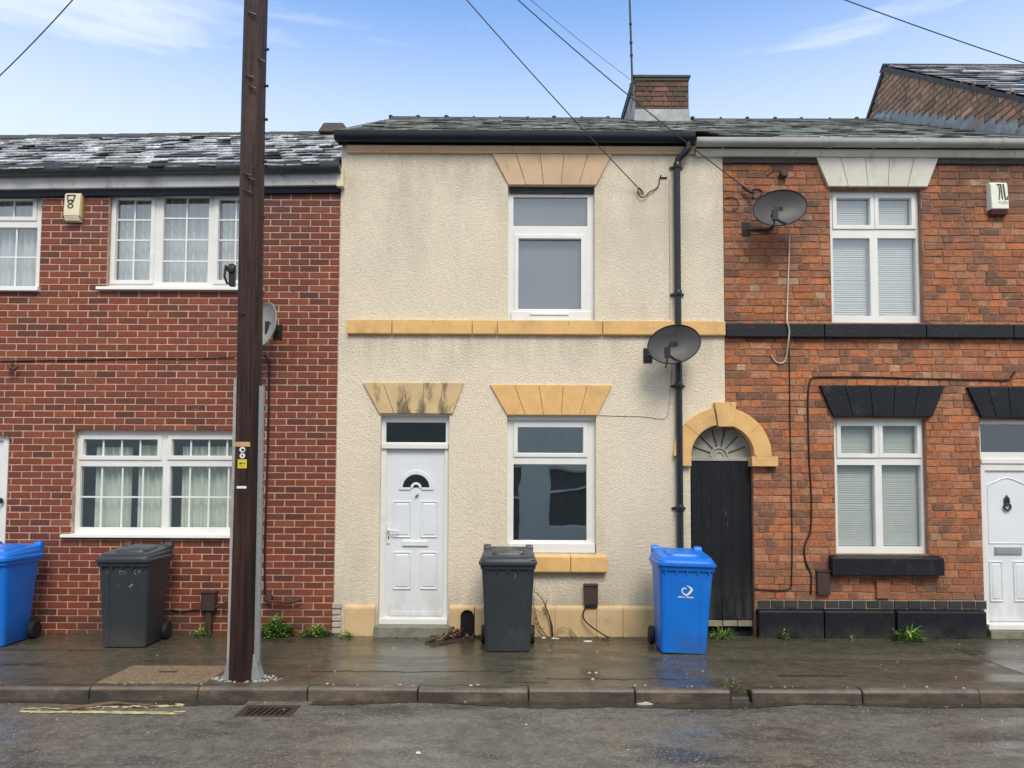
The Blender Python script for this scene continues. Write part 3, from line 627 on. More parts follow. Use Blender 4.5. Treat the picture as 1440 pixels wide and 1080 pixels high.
x, z = P(546, 748, .04); d = MB(); d.box(x-.016, x+.016, yl-.014, yl-.0005, z-.13, z+.09); d.tube([(x, yl-.01, z+.02), (x, yl-.055, z+.02), (x+.02, yl-.06, z+.02), (x+.12, yl-.055, z+.015)], [.011, .011, .010, .008]); d.build('handle', 'upvc', leaf, bevel=.004)
d = MB(); d.box(x-.006, x+.006, yl-.016, yl-.0145, z-.08, z-.05); d.build('keyhole', 'black_metal', leaf)
q = RC(528, 881, 635, 893); mb = MB(); mb.box(q[0], q[1], -.13, .10, -.05, zs-.004); mb.build('doorstep', 'step', H2, bevel=.012)
mb = MB(); mb.box(r[0]+.002, r[1]-.002, .0, .04, zs-.003, zs+.06); mb.build('threshold', 'upvc', H2, bevel=.006)
# cornice, gutter, downpipe
zc0 = P(740, 214, -.08)[1]; zc1 = P(740, 205, -.08)[1]
prof = lambda a, b: [(.0, a), (.0, b+.02), (-.085, b), (-.088, b-.02), (-.06, a+.02), (-.055, a)]
mb = MB()
for a_, b_ in ((490, 606), (606.4, 721), (721.4, 849), (849.4, 976)): mb.pyz(prof(zc0, zc1), P(a_, 208)[0], P(b_, 208)[0])
mb.build('cornice', 'peach_pale', H2, bevel=.004)
mb = MB(); mb.box(XL-.03, P(974, 190)[0], -.07, y2-.002, 5.475, 5.56); mb.build('fascia', 'gutter_navy', H2)
g = gutter(H2, 'gutter_navy', XL-.045, P(972, 190)[0], 5.468)
for u in (506, 640, 742, 855): mb = MB(); x = P(u, 203)[0]; mb.pyz([(-.04, 5.41), (-.05, 5.468), (-.09, 5.468), (-.07, 5.42)], x-.012, x+.012); mb.build('gutter_bracket', 'black_metal', g)
xo, xd = P(967, 200, -.1)[0], P(952, 300, -.06)[0]
pp = MB(); pp.tube([(xo, -.13, 5.49), (xo, -.13, 5.44), (xo-.005, -.13, 5.40), (xo-.05, -.11, 5.35), (xd+.01, -.085, 5.30), (xd, -.075, 5.24), (xd, -.075, 4.0), (xd+.004, -.075, 3.0), (xd+.006, -.075, 1.5), (xd+.01, -.075, .12), (xd+.01, -.12, .04)], .036, 14)
dp = pp.build('downpipe', 'pipe_black', H2, smooth=50)
for z in (5.23, 3.78, 2.75, 1.4): pp = MB(); pp.lathe([(.041, -.035), (.044, -.03), (.044, .03), (.041, .035)], (xd+.003, -.075, z), 14); pp.box(xd-.075, xd+.075, -.045, y2+.004, z-.012, z+.012); pp.build('pipe_clip', 'pipe_black', dp, smooth=40)
# roof, ridge, chimney (slopes shared by the two old houses)
RY, RZ = 3.5, 7.60
palr = [((.30, .315, .30), 5), ((.18, .20, .175), 4), ((.46, .47, .45), 3), ((.05, .052, .05), 1.8)]
def old_roof(house, xa, xb, ez):
    rf = MB(); rf.face([(xa, -.12, ez-.025), (xb, -.12, ez-.025), (xb, RY, RZ-.03), (xa, RY, RZ-.03)]); rf.face([(xa, RY, RZ-.03), (xb, RY, RZ-.03), (xb, 7.2, 5.5), (xa, 7.2, 5.5)])
    o = rf.build('roof', 'dark', house)
    s = MB(); slates(s, xa, xb, (-.15, ez), (RY, RZ-.01), .19, .26, .007, palr, .35, .007, wv=.007); s.build('roof_slate', 'slate_moss', o, merge=False)
    return o
def ridge(o, xs):
    rd = MB(); nb = MB(); pr = ((-.12, -.07), (-.06, .0), (0, .022), (.06, .0), (.12, -.07))
    for x0, x1 in xs:
        x = x0
        while x < x1-.02:
            e = min(x+.44, x1); dz = rng.uniform(-.008, .008)
            rd.extr([(x+.004, RY+yy, RZ+zz+dz) for yy, zz in pr], [(e-.004, RY+yy, RZ+zz+dz) for yy, zz in pr])
            k_ = rng.uniform(.45, .95); nb.lathe([(.0, -.03), (.035*k_, -.02), (.045*k_, .01), (.02*k_, .03*k_), (0, .036*k_)], (x+rng.uniform(-.02, .02), RY-.03, RZ+.012), 7); x += .44
    rd.build('ridge_tile', 'ridge', o); nb.build('ridge_mortar', 'concrete' if False else 'ridge', o)
roof2 = old_roof(H2, XL-.035, XP, 5.585)
ridge(roof2, [(XL-.03, 1.72)])
mb = MB(); mb.extr([(XL-.04, -.08, 5.54), (XL-.04, -.08, 5.60), (XL-.04, RY, RZ+.0), (XL-.04, RY, RZ-.08)], [(XL-.028, -.08, 5.54), (XL-.028, -.08, 5.60), (XL-.028, RY, RZ), (XL-.028, RY, RZ-.08)]); mb.build('verge', 'ridge', roof2)
cx0, cz1 = P(893, 108, 3.0); cx1 = P(968, 108, 3.0)[0]; cy0, cy1 = 3.0, 4.75; czb = 6.6
ch = MB(); ch.box(cx0+.012, cx1-.012, cy0+.012, cy1, czb, cz1-.02); chim = ch.build('chimney', 'mortar_old', roof2)
palc = [((.12, .06, .046), 4), ((.16, .082, .060), 3), ((.09, .056, .046), 3), ((.07, .052, .044), 2)]
cb = MB(); bricks(cb, cx0, cx1, 7.40, cz1-.02, [], .078, .225, .009, palc, .15, .003, .006, tf=lambda x, y, z: (x, cy0+y, z), flemish=True)
bricks(cb, cy0, cy1, 7.1, cz1-.02, [], .078, .225, .009, palc, .15, .003, .006, tf=lambda x, y, z: (cx1-y, x, z), flemish=True); cb.build('chimney_brickwork', 'chim_brick', chim, merge=False)
cb = MB(); cb.box(cx0-.006, cx0+.011, cy0+.02, cy1-.02, 7.0, cz1-.10); cb.build('whitewashed_side', 'whitewash', chim)
cb = MB(); cb.box(cx0-.028, cx0+.012, cy0-.004, cy1, cz1-.098, cz1-.022); cb.box(cx0-.035, cx1+.03, cy0-.03, cy1+.03, cz1-.018, cz1+.022); cb.box(cx0-.01, cx1+.012, cy0-.014, cy1, cz1-.06, cz1-.0185); cb.build('chimney_cap', 'ridge', chim, bevel=.008)
cb = MB(); xa, za = P(890, 175, 2.98); xb, zb = P(973, 160, 2.98)
za, zb = P(930, 174, 2.98)[1]-.06, P(930, 153, 2.98)[1]; print('flash', za, zb)
cb.extr([(cx0-.03, cy0-.022, za), (cx1+.03, cy0-.022, za), (cx1+.008, cy0-.012, zb), (cx0-.005, cy0-.012, zb)], [(cx0-.03, cy0+.006, za), (cx1+.03, cy0+.006, za), (cx1+.008, cy0+.006, zb), (cx0-.005, cy0+.006, zb)])
cb.build('chimney_flashing', 'lead', chim, bevel=.003)
bk = MB(); bk.box(XL, XP, 7.0, 7.2, -.1, 5.5); bk.build('rear_wall', 'render', H2)
# stone arch over the passage
mb = MB(); RO = P(1090, 620)[0]-AX; RO = .555; nseg = 12
for a0, a1 in [(0, 40), (40.15, 80), (100, 139.85), (140, 180)]:
    fanring(mb, AX, AZ, AR, .54, -.075, .06, a0, a1, 8)
zi = P(1024, 656)[1]
xl = P(957, 650)[0]; mb.box(xl, AX-AR, -.08, .06, zi, AZ-.001)
xr = P(1091, 650)[0]; mb.box(AX+AR-.03, xr, -.08, .1, zi, AZ-.001)
zk1, zk0 = P(1017, 567)[1], P(1017, 601)[1]; ka, kb = P(1002, 567)[0], P(1032, 567)[0]; kc, kd = P(1007, 601)[0], P(1028, 601)[0]
mb.pxz([(kc, zk0), (kd, zk0), (kb, zk1), (ka, zk1)], -.10, .06)
mb.build('passage_arch', 'peach', H2, bevel=.005)

# ================================================================== passage gate under the arch
gx0, gx1 = P(973, 760, .06)[0], P(1057, 760, .06)[0]
GT = thing('passage_gate', 'black painted plank gate under the peach stone arch with a fan panel above', 'gate', ((gx0+gx1)/2, .06, 0))
zt_ = P(1014, 646, .06)[1]; zb_ = P(1014, 872, .06)[1]
mb = MB(); n = 6
for k in range(n):
    a_ = gx0+(gx1-gx0)*k/n; mb.box(a_+.0008, gx0+(gx1-gx0)*(k+1)/n-.0008, .06+rng.uniform(0, .003), .09, zb_+rng.uniform(-.004, .006), zt_-.02)
mb.build('planks', 'gate', GT, bevel=.0015)
mb = MB()
for k in range(4):
    a_ = gx0+(gx1-gx0)*k/4; mb.box(a_+.004, gx0+(gx1-gx0)*(k+1)/4-.004, .055, .085, zb_-.065+rng.uniform(-.008, .0), zb_-.004)
mb.build('bottom_rail', 'grey_wood', GT, bevel=.004)
mb = MB(); mb.box(gx0-.02, gx1+.02, .05, .11, zt_-.018, zt_+.025); mb.build('head_rail', 'tympanum', GT, bevel=.004)
mb = MB(); mb.box(gx0-.1, gx1+.1, .12, .13, -.05, zt_); mb.build('gap_backing', 'dark', GT)
tz = zt_+.026; tr = AZ+AR-tz
mb = MB(); mb.pxz(arc(AX, AZ, AR+.02, -3, 183, 24), .085, .10); fanp = mb.build('fan_panel', 'tympanum', GT)
mb = MB()
fanring(mb, AX, tz+.01, .085, .105, .068, .0845); fanring(mb, AX, tz+.01, .045, .055, .072, .0845)
fanring(mb, AX, AZ, AR-.03, AR-.001, .066, .0845, 0, 180, 24)
mb.build('fan_hub', 'tympanum', fanp, bevel=.003)
mb = MB()
for a_ in (22, 50, 78, 103, 130, 158):
    c, s = math.cos(R(a_)), math.sin(R(a_)); mb.tube([(AX+.105*c, .078, tz+.01+.105*s), (AX+.33*c, .076, tz+.01+.30*s)], .006, 5)
mb.build('fan_spoke', 'iron', fanp)

# ================================================================== old brick house
H3 = thing('terraced_house', 'old mottled orange brick terraced house with black stone trim and venetian blinds', 'house', (4.1, 0, 0), group='terraced houses')
W6 = (1168, 266, 1297, 454); W7 = (1174, 588, 1304, 779); D3 = (1381, 590, 1470, 893)
h3 = [hole(W6), hole(W7), hole(D3), (XP-.3, P(1060, 750)[0], -.2, AZ+.30)]
h3[2] = (h3[2][0], h3[2][1], -.2, h3[2][3])
w3 = MB(); w3.plate(XP, 6.9, -.1, 5.55, h3, .004, .12); wall3 = w3.build('wall', 'mortar_old', H3)
pal3 = [((.41, .142, .062), 6), ((.34, .125, .062), 5), ((.25, .105, .060), 3), ((.43, .19, .10), 3), ((.18, .088, .056), 1.2), ((.44, .28, .17), .5), ((.46, .15, .055), 2)]
b3 = MB(); zs_ = .32
bricks(b3, XP+.004, 6.9, zs_, 5.46, h3, .0815, .232, .0075, pal3, .16, .0055, .006, flemish=True)
b3.build('brickwork', 'brick_old', wall3, merge=False)
window(H3, W6, [(1176, 279, 1223, 317, 1, 1, 1), (1235, 279, 1281, 317, 1, 1, 1), (1172, 335, 1224, 444, 0, 1, 1), (1235, 335, 1289, 444, 0, 1, 1)], label='upper window with venetian blinds', backing=('blind',))
window(H3, W7, [(1182, 599, 1229, 638, 1, 1, 1), (1241, 599, 1289, 638, 1, 1, 1), (1178, 654, 1231, 769, 0, 1, 1), (1241, 654, 1296, 769, 0, 1, 1)], label='lower window with venetian blinds', backing=('blind',))
lintel(H3, 'lintel', (1145, 1318, 222), (1163, 1302, 264), 'white_stone', y=-.04, label='dirty white upper lintel')
lintel(H3, 'lintel', (1151, 1326, 543), (1170, 1309, 586), 'black_stone', y=-.04)
lintel(H3, 'lintel', (1357, 1500, 545), (1378, 1480, 588), 'black_stone', y=-.04)
mb = MB()
for a_, b_ in ((1019, 1156), (1157, 1298), (1299, 1420), (1421, 1600)): mb.pyz([(.0, 3.30), (.0, 3.46), (-.062, 3.455), (-.065, 3.31), (-.06, 3.30)], P(a_, 465)[0]+.001, P(b_, 465)[0]-.001)
mb.build('string_course', 'black_stone', H3, bevel=.006)
q = RC(1165, 784, 1321, 808); mb = MB(); mb.pyz([(.06, q[2]), (.06, q[3]+.035), (-.10, q[3]), (-.105, q[2]), (-.06, q[2])], q[0], q[1]); mb.build('window_sill', 'black_stone', H3, bevel=.008)
mb = MB(); zt3 = P(1220, 856)[1]
for a_, b_ in ((1067, 1159), (1160, 1259), (1262, 1388)):
    mb.pyz([(.0, -.05), (.0, zt3), (-.10, zt3-.012), (-.105, zt3-.03), (-.105, -.05)], P(a_, 880, -.1)[0]+.002, P(b_, 880, -.1)[0]-.002)
mb.build('plinth', 'black_stone', H3, bevel=.01)
bb = MB(); bricks(bb, P(1064, 848)[0], P(1387, 848)[0], zt3+.006, zt3+.092, [], .085, .15, .008, [((.03, .03, .034), 3), ((.05, .04, .036), 1.5)], .3, .002, .012, tf=lambda x, y, z: (x, y-.012, z)); bb.build('sooty_course', 'black_brick', H3, merge=False)
bb = MB(); bb.box(P(1064, 848)[0], P(1387, 848)[0], -.007, .003, zt3, zt3+.094); bb.build('pale_pointing', 'mortar_pale', H3)
# cornice, gutter
mb = MB(); za, zb = P(1200, 219, -.085)[1], P(1200, 209.5, -.085)[1]-.02
for a_, b_ in ((976.5, 1150), (1150.5, 1338), (1338.5, 1420), (1420.5, 1600)): mb.pyz([(.0, za-.0), (.0, zb+.03), (-.085, zb+.02), (-.088, zb), (-.07, za+.02), (-.06, za)], P(a_, 212)[0], P(b_, 212)[0])
mb.build('cornice', 'white_stone', H3, bevel=.004)
mb = MB(); mb.box(XP+.002, 6.9, -.03, .003, za-.06, za-.002); mb.build('cornice_bed', 'timber_dark', H3)
mb = MB(); mb.box(P(975, 190)[0], 6.9, -.07, -.0, 5.40, 5.51); mb.build('fascia', 'iron', H3)  # dark strip standing in for the shadow between gutter and cornice
g = gutter(H3, 'gutter_white', P(974, 198)[0], 6.9, 5.432, 0, hs=.74, joints=(P(1160, 200)[0], P(1282, 200)[0], P(1398, 200)[0]))
for u in (1019, 1232, 1405): mb = MB(); x, z = P(u, 204, -.1); mb.tube([(x-.03, -.04, z-.05), (x, -.1, z), (x+.03, -.13, z+.01)], .012, 6); mb.build('gutter_bracket', 'chrome', g)
roof3 = old_roof(H3, XP+.002, XG-.01, 5.53)
ridge(roof3, [(2.9, XG-.03)])
bk = MB(); bk.box(XP, 6.9, 7.0, 7.2, -.1, 5.5); bk.build('rear_wall', 'mortar_old', H3)
# white door
r = RC(*D3, .06); xm = P(1417, 700, .07)[0]; xw = xm-r[0]; r = (r[0], xm+xw, r[2], r[3])
zth = .09; z_t0, z_t1 = P(1417, 636, .06)[1], P(1417, 597, .06)[1]; z_l1 = P(1417, 662, .06)[1]
d = MB(); d.plate(r[0], r[1], zth, r[3], [(r[0]+.012, r[1]-.012, z_t0, z_t1), (r[0]+.05, r[1]-.05, zth+.06, z_l1)], .06, .13); dr3 = d.build('door', 'upvc', H3, bevel=.005)
d = MB(); d.box(r[0]+.008, r[1]-.008, .09, .095, z_t0-.005, z_t1+.005); d.build('transom_pane', 'glass_dark', dr3)
d = MB(); d.box(r[0]+.008, r[1]-.008, .115, .12, z_t0-.005, z_t1+.005); d.build('transom_backing', 'room', dr3)
d = MB(); q = RC(1383, 645, 1460, 652, .05); d.box(r[0]+.005, r[1]-.005, .045, .059, q[2], q[3]); d.build('drip_rail', 'upvc', dr3, bevel=.004)
yl = .082; d = MB(); d.box(r[0]+.04, r[1]-.04, yl, .125, zth+.05, z_l1+.01); leaf = d.build('door_leaf', 'door_white', dr3, bevel=.003)
d = MB(); pa, pb = P(1389, 700, yl)[0], 2*xm-P(1389, 700, yl)[0]; pz0, pzs, pza = P(1417, 764, yl)[1], P(1389, 682, yl)[1], P(1417, 672, yl)[1]
outl = [(pa, pz0), (pb, pz0), (pb, pzs), (xm+.06, pza-.012), (xm, pza), (xm-.06, pza-.012), (pa, pzs)]
d.tube([(x, yl-.001, z) for x, z in outl+[outl[0]]], .008, 6)
for pr in ((1391, 789, 1410, 846), (1425, 789, 1444, 846)): panel(d, RC(*pr, yl), yl-.0005)
q = RC(1388, 868, 1446, 873, yl); d.box(q[0], q[1], yl-.012, yl-.0005, q[2], q[3]); d.build('door_panel', 'door_white', leaf)
q = RC(1398, 769, 1436, 780, yl); d = MB(); d.box(q[0], q[1], yl-.012, yl-.0005, q[2], q[3]); d.box(q[0]+.012, q[1]-.01, yl-.017, yl-.012, q[2]+.008, q[3]-.008); d.build('letter_plate', 'chrome', leaf, bevel=.004)
kx, kz = P(1415, 709, yl); d = MB()
d.lathe([(.0, -.03), (.018, -.025), (.022, 0)], (kx, yl-.001, kz+.012), 12, 'Y')
d.tube([(kx+.036*math.sin(t), yl-.02, kz-.03+.036*math.cos(t)) for t in [6.283*k/16 for k in range(17)]], .011, 7)
d.tube([(kx+.022*math.sin(t), yl-.015, kz+.028+.024*math.cos(t)) for t in [6.283*k/12 for k in range(13)]], .011, 7)
d.tube([(kx, yl-.012, kz+.045), (kx, yl-.014, kz+.075), (kx, yl-.01, kz+.105)], [.016, .018, .003], 8)
for sx in (-1, 1): d.tube([(kx, yl-.012, kz+.055), (kx+sx*.02, yl-.014, kz+.07), (kx+sx*.032, yl-.012, kz+.05)], [.01, .009, .005], 7)
d.build('knocker', 'black_metal', leaf, smooth=60)
d = MB(); d.box(r[0]-.01, r[1]+.01, -.03, .059, zth-.002, zth+.055); d.build('threshold', 'upvc', H3, bevel=.006)
d = MB(); d.box(r[0]-.01, r[1]+.02, -.06, .10, -.05, zth-.006); d.build('doorstep', 'step', H3, bevel=.01)

# ================================================================== taller house beyond: brick gable
H4 = thing('gabled_house', 'taller house at right whose bare weathered brick gable and slate roof rise above the terrace', 'house', (8.5, 0, 0))
def PX(u, v, X):
    x, y, z = ray(u, v); t = X/x; return CAM[1]+y*t, CAM[2]+z*t
ay, az = PX(1244, 93, XG); fy, fz_ = PX(1440, 136, XG); by, bz = PX(1221, 163, XG)
sl4 = (az-fz_)/(ay-fy); ey4 = -.15; ez4 = az-(ay-ey4)*sl4; sb = (az-bz)/(by-ay); ry4 = ay+3.2; rz4 = az-3.2*sb
g = MB(); pts = [(-.0, -.1), (ry4, -.1), (ry4, rz4), (ay, az), (ey4+.15, ez4+.15*sl4)]
g.pyz(pts, XG+.006, XG+.2); gw = g.build('gable_wall', 'mortar_old', H4)
inside = lambda y, z: z < (az-(ay-y)*sl4 if y < ay else az-(y-ay)*sb)-.03
palg = [((.36, .215, .145), 5), ((.29, .195, .135), 5), ((.42, .24, .16), 3), ((.22, .17, .13), 3), ((.45, .31, .21), 1.2)]
gb = MB(); bricks(gb, .0, ry4, 5.3, az, [], .09, .24, .014, palg, .15, .004, .012, tf=lambda x, y, z: (XG+y, x, z), flemish=True, inside=inside); gb.build('gable_brickwork', 'gable_brick', gw, merge=False)
cpg = MB(); T = .07
cpg.pyz([(ey4, ez4-.06), (ey4, ez4), (ay, az), (ay, az-.09)], XG-.03, XG+.004); cpg.pyz([(ay, az-.09), (ay, az), (ry4, rz4), (ry4, rz4-.06)], XG-.03, XG+.004); cpg.build('verge_coping', 'mortar_pale' if False else 'ridge', H4)
rf = MB(); rf.face([(XG-.02, ey4, ez4), (14, ey4, ez4), (14, ay, az), (XG-.02, ay, az)]); rf.face([(XG-.02, ay, az), (14, ay, az), (14, ry4, rz4), (XG-.02, ry4, rz4)]); roof4 = rf.build('roof', 'dark', H4)
s = MB(); slates(s, XG-.03, 14, (ey4, ez4+.02), (ay, az+.02), .24, .30, .008, [((.30, .305, .31), 5), ((.04, .042, .046), 2), ((.55, .55, .55), 2.5)], .3, .012, wv=.010, gap=.010); s.build('roof_slate', 'slate_wet', roof4, merge=False)
rd = MB(); rd.pyz([(ay-.12, az-.04), (ay, az+.045), (ay+.12, az-.04)], XG-.03, 14); rd.build('ridge_tile', 'ridge', roof4)
fl = MB(); sr = (RZ-5.53)/(RY+.15)
y = .02
while y < RY+.4:
    z = 5.55+(min(y, RY)+.15)*sr; z1 = 5.55+(min(y+.2, RY)+.15)*sr; hh = .15+rng.uniform(-.02, .02)
    fl.face([(XG-.010, y, z-.05), (XG-.012, y+.196, z1-.05), (XG-.012, y+.196, z1+hh-.06), (XG-.010, y, z1+hh-.07)]); y += .2
fl.build('gable_flashing', 'lead', gw, merge=False)
fw = MB(); fw.box(6.92, 14, .05, .2, -.1, ez4); fw.build('front_wall', 'mortar_old', H4)

# ================================================================== opposite side of the street (seen in the window reflections)
H5 = thing('opposite_house', 'pale green rendered house across the street, seen only as a reflection in the windows', 'house', (0, -11.6, 0))
o_h = [(.95, 2.15, .55, 2.2), (-.55, .30, 0, 2.2), (-4.5, -3.2, .7, 2.2), (-4.4, -3.3, 3.4, 4.8), (1.0, 2.0, 3.4, 4.8), (4.6, 5.8, .7, 2.2), (4.6, 5.8, 3.4, 4.8)]
w = MB(); w.plate(-12, 12, -.1, 5.4, o_h, 0, .15, tf=lambda x, y, z: (x, -11.6-y, z)); ow = w.build('wall', 'opp_wall', H5)
for q in o_h:
    f = MB(); e = .07; x0, x1, z0, z1 = q; zm = z0+(z1-z0)*.62
    tfm = lambda x, y, z: (x, -11.6-y, z)
    f.plate(x0, x1, z0, z1, [(x0+e, x1-e, z0+e, zm-.03), (x0+e, x1-e, zm+.03, z1-e)], .06, .12, tf=tfm); of = f.build('window', 'upvc', H5)
    f = MB(); f.face([(x0, -11.74, z0), (x1, -11.74, z0), (x1, -11.74, z1), (x0, -11.74, z1)]); f.build('pane', 'opp_pane', of)
    f = MB(); f.face([(x0, -11.9, z0), (x1, -11.9, z0), (x1, -11.9, z1), (x0, -11.9, z1)]); f.build('interior', 'dark', of)
rf = MB(); rf.face([(-12, -11.4, 5.4), (12, -11.4, 5.4), (12, -15, 7.2), (-12, -15, 7.2)]); rf.build('roof', 'ridge', H5)
# ================================================================== wheelie bins
def rrect(w, d, r, cy, z, n=4):
    out = []
    for qx, qy, a in ((1, 1, 0), (-1, 1, 90), (-1, -1, 180), (1, -1, 270)):
        for k in range(n+1):
            t = R(a+90*k/n); out.append((qx*(w/2-r)+r*math.cos(t), cy+qy*(d/2-r)+r*math.sin(t), z))
    return out
BF = lambda z: -.235-.085*(z/.95)     # y of the sloping front face
def wheelie_bin(plastic, label, loc, rz, logo=False, scuffs=(), lidtilt=0., tip=0.):
    t = thing('wheelie_bin', label, 'bin', loc, rz, 'wheelie bins')
    b = MB(); R_ = []
    for z, w, yb, r in ((.012, .455, .205, .035), (.03, .475, .215, .05), (.30, .495, .24, .055), (.60, .52, .27, .06), (.83, .545, .295, .06), (.862, .548, .30, .06), (.866, .572, .325, .06), (.905, .582, .335, .06)):
        f = BF(z)-(.02 if z > .864 else 0); R_.append(rrect(w, yb-f, r, (yb+f)/2, z))
    b.rings(R_)
    body = b.build('body', plastic, t, local=True, smooth=32)
    b = MB()
    for x in (-.155, .155):
        for s in (0, 1): pass
        b.extr([(x-.006, BF(.10)-.003, .10), (x+.006, BF(.10)-.003, .10), (x+.006, BF(.10)+.02, .10), (x-.006, BF(.10)+.02, .10)], [(x-.008, BF(.83)-.003, .83), (x+.008, BF(.83)-.003, .83), (x+.008, BF(.83)+.02, .83), (x-.008, BF(.83)+.02, .83)])
    for x in (-.22, -.11, 0, .11, .22): b.box(x-.006, x+.006, BF(.86)-.022, BF(.86)+.01, .835, .865)
    b.build('rib', plastic, body, local=True)
    l = MB(); cy = .005; Lr = []
    for z, w, d, r, c in ((.908, .59, .70, .07, .0), (.912, .608, .718, .075, .0), (.938, .608, .718, .075, .0), (.946, .575, .685, .07, .006), (.966, .570, .675, .07, .008), (.972, .545, .64, .065, .010), (.990, .53, .60, .06, .012)):
        Lr.append([(x, y, zz+max(0, (zz-.94))*1.6*(y+.3)) for x, y, zz in rrect(w, d, r, c, z)])
    l.rings(Lr); lid = l.build('lid', plastic, t, local=True, smooth=28)
    l = MB(); l.rings([[(x, y, zz+.07*(y+.3)) for x, y, zz in rrect(.36, .40, .07, .02, z)] if z < 1 else [(x*k, y*k+.002, zz+.07*(y+.3)) for x, y, zz in rrect(.36, .40, .07, .02, z)] for z, k in ((.985, 1), (1.012, .93), (1.022, .8))])
    l.box(-.20, .20, -.30, -.27, .968, .985)
    for x in (-.235, .235): l.lathe([(0, -.045), (.045, -.04), (.05, .0), (.045, .04), (0, .045)], (x, .31, 1.03), 14, 'X')
    l.build('lid_dome', plastic, lid, local=True, smooth=35)
    h = MB(); h.tube([(-.22, .30, 1.015), (-.215, .375, 1.035), (-.19, .40, 1.032), (.19, .40, 1.032), (.215, .375, 1.03), (.22, .30, 1.015)], .014, 8)
    for x in (-.12, .12): h.tube([(x, .325, .94), (x, .40, .965), (x, .41, 1.03)], .012, 6)
    h.build('handle', plastic, t, local=True, smooth=50)
    for sx in (-1, 1):
        w = MB(); c = (sx*.265, .235, .10)
        w.lathe([(.045, -.028), (.088, -.028), (.10, -.018), (.10, .018), (.088, .028), (.045, .028)], c, 24, 'X'); wh = w.build('wheel', 'rubber', t, local=True, smooth=35)
        w = MB(); w.lathe([(0, -.024), (.044, -.024), (.050, -.012), (.050, .012), (.044, .024), (0, .024)], c, 16, 'X'); w.build('wheel_hub', 'black_metal', wh, local=True, smooth=35)
    a = MB(); a.tube([(-.25, .235, .10), (.25, .235, .10)], .014, 8); a.box(-.22, .22, .17, .25, .05, .15); a.build('axle', 'black_metal', t, local=True)
    def ribbon(mb, pts, w):
        q = [Vector((x, 0, z)) for x, z in pts]
        for i in range(len(q)-1):
            d0 = (q[min(i+1, len(q)-1)]-q[max(i-1, 0)]).normalized(); d1 = (q[min(i+2, len(q)-1)]-q[i]).normalized()
            w0 = w[i] if isinstance(w, list) else w; w1 = w[i+1] if isinstance(w, list) else w
            n0, n1 = Vector((-d0.z, 0, d0.x))*w0/2, Vector((-d1.z, 0, d1.x))*w1/2
            mb.face([(p.x, BF(p.z)-.0022, p.z) for p in (q[i]-n0, q[i+1]-n1, q[i+1]+n1, q[i]+n0)])
    if logo:
        g = MB(); zc = .645; cx = .0; s = .0088
        sp = [(-.2, 1.1), (-1.5, 2.4), (-3.8, 2.2), (-5.2, .2), (-4.6, -2.6), (-2, -5), (.2, -5.9), (2.6, -4.2), (5.0, -1.4), (6.2, 1.0), (5.2, 2.6), (2.8, 4.2), (.2, 5.4)]
        ribbon(g, [(cx+a*s, zc+.02+b_*s) for a, b_ in sp], [.008, .012, .014, .014, .013, .014, .019, .021, .024, .026, .019, .013, .005])
        g.build('emblem', 'mark_white', body, local=True, merge=False)
        g = MB(); x = -.082
        for wd in (.010, .007, .011, .008, .007, -.006, .010, .006, -.010, .011, .008, .010, .009, .008, .010, .008):
            if wd > 0: ribbon(g, [(cx+x, zc-.052-.003*x/.08), (cx+x+wd-.002, zc-.052)], .017*rng.uniform(.8, 1.))
            x += abs(wd)+.0012
        g.build('lettering', 'mark_white', body, local=True, merge=False)
    for kind, x, z, s in scuffs:
        g = MB()
        if kind == 'ring': ribbon(g, [(x+s*math.cos(a*.7)*rng.uniform(.8, 1.1), z+s*1.3*math.sin(a*.7)*rng.uniform(.8, 1.1)) for a in range(8)], [rng.uniform(.001, .009) for _ in range(8)])
        elif kind == 'tick': ribbon(g, [(x-s, z), (x-.4*s, z-.5*s), (x+s, z+s)], [.004, .012, .02])
        elif kind == 'hook': ribbon(g, [(x, z+s), (x+.1*s, z), (x+.05*s, z-s*.8), (x-.4*s, z-s)], [.003, .005, .005, .003])
        else: ribbon(g, [(x-s, z), (x, z+.2*s), (x+s, z)], [.002, .006, .002])
        g.build('scuff_mark', 'scuff', body, local=True, merge=False)
    t.scale = (.945,)*3; t.rotation_euler.y = R(tip)
    return t
bx, by_ = G(193, 908); 
BIN1 = wheelie_bin('plastic_grey', 'dark grey wheelie bin with scuffed front below the wide white window', (G(189, 905)[0]-.01, -.50, 0), R(3), scuffs=[('ring', -.02, .80, .018), ('ring', .02, .795, .016), ('ring', .14, .80, .018), ('ring', .175, .80, .014), ('ring', -.16, .80, .008), ('dash', -.05, .66, .02), ('tick', .08, .655, .022)])
BIN1.scale.x = .90
BIN2 = wheelie_bin('plastic_grey', 'dark grey wheelie bin below the window of the cream house, squarely facing the road', (G(714, 912)[0], -.62, 0), R(0), scuffs=[('hook', .075, .80, .028), ('dash', -.06, .83, .006)])
BIN3 = wheelie_bin('plastic_blue', 'blue wheelie bin with white emblem in front of the black gate', (G(957, 912)[0]-.02, -.68, 0), R(-2), logo=True, tip=1.6)
BIN4 = wheelie_bin('plastic_blue', 'blue wheelie bin cut off by the left edge of the photo', (-5.30, -.50, 0), R(1))

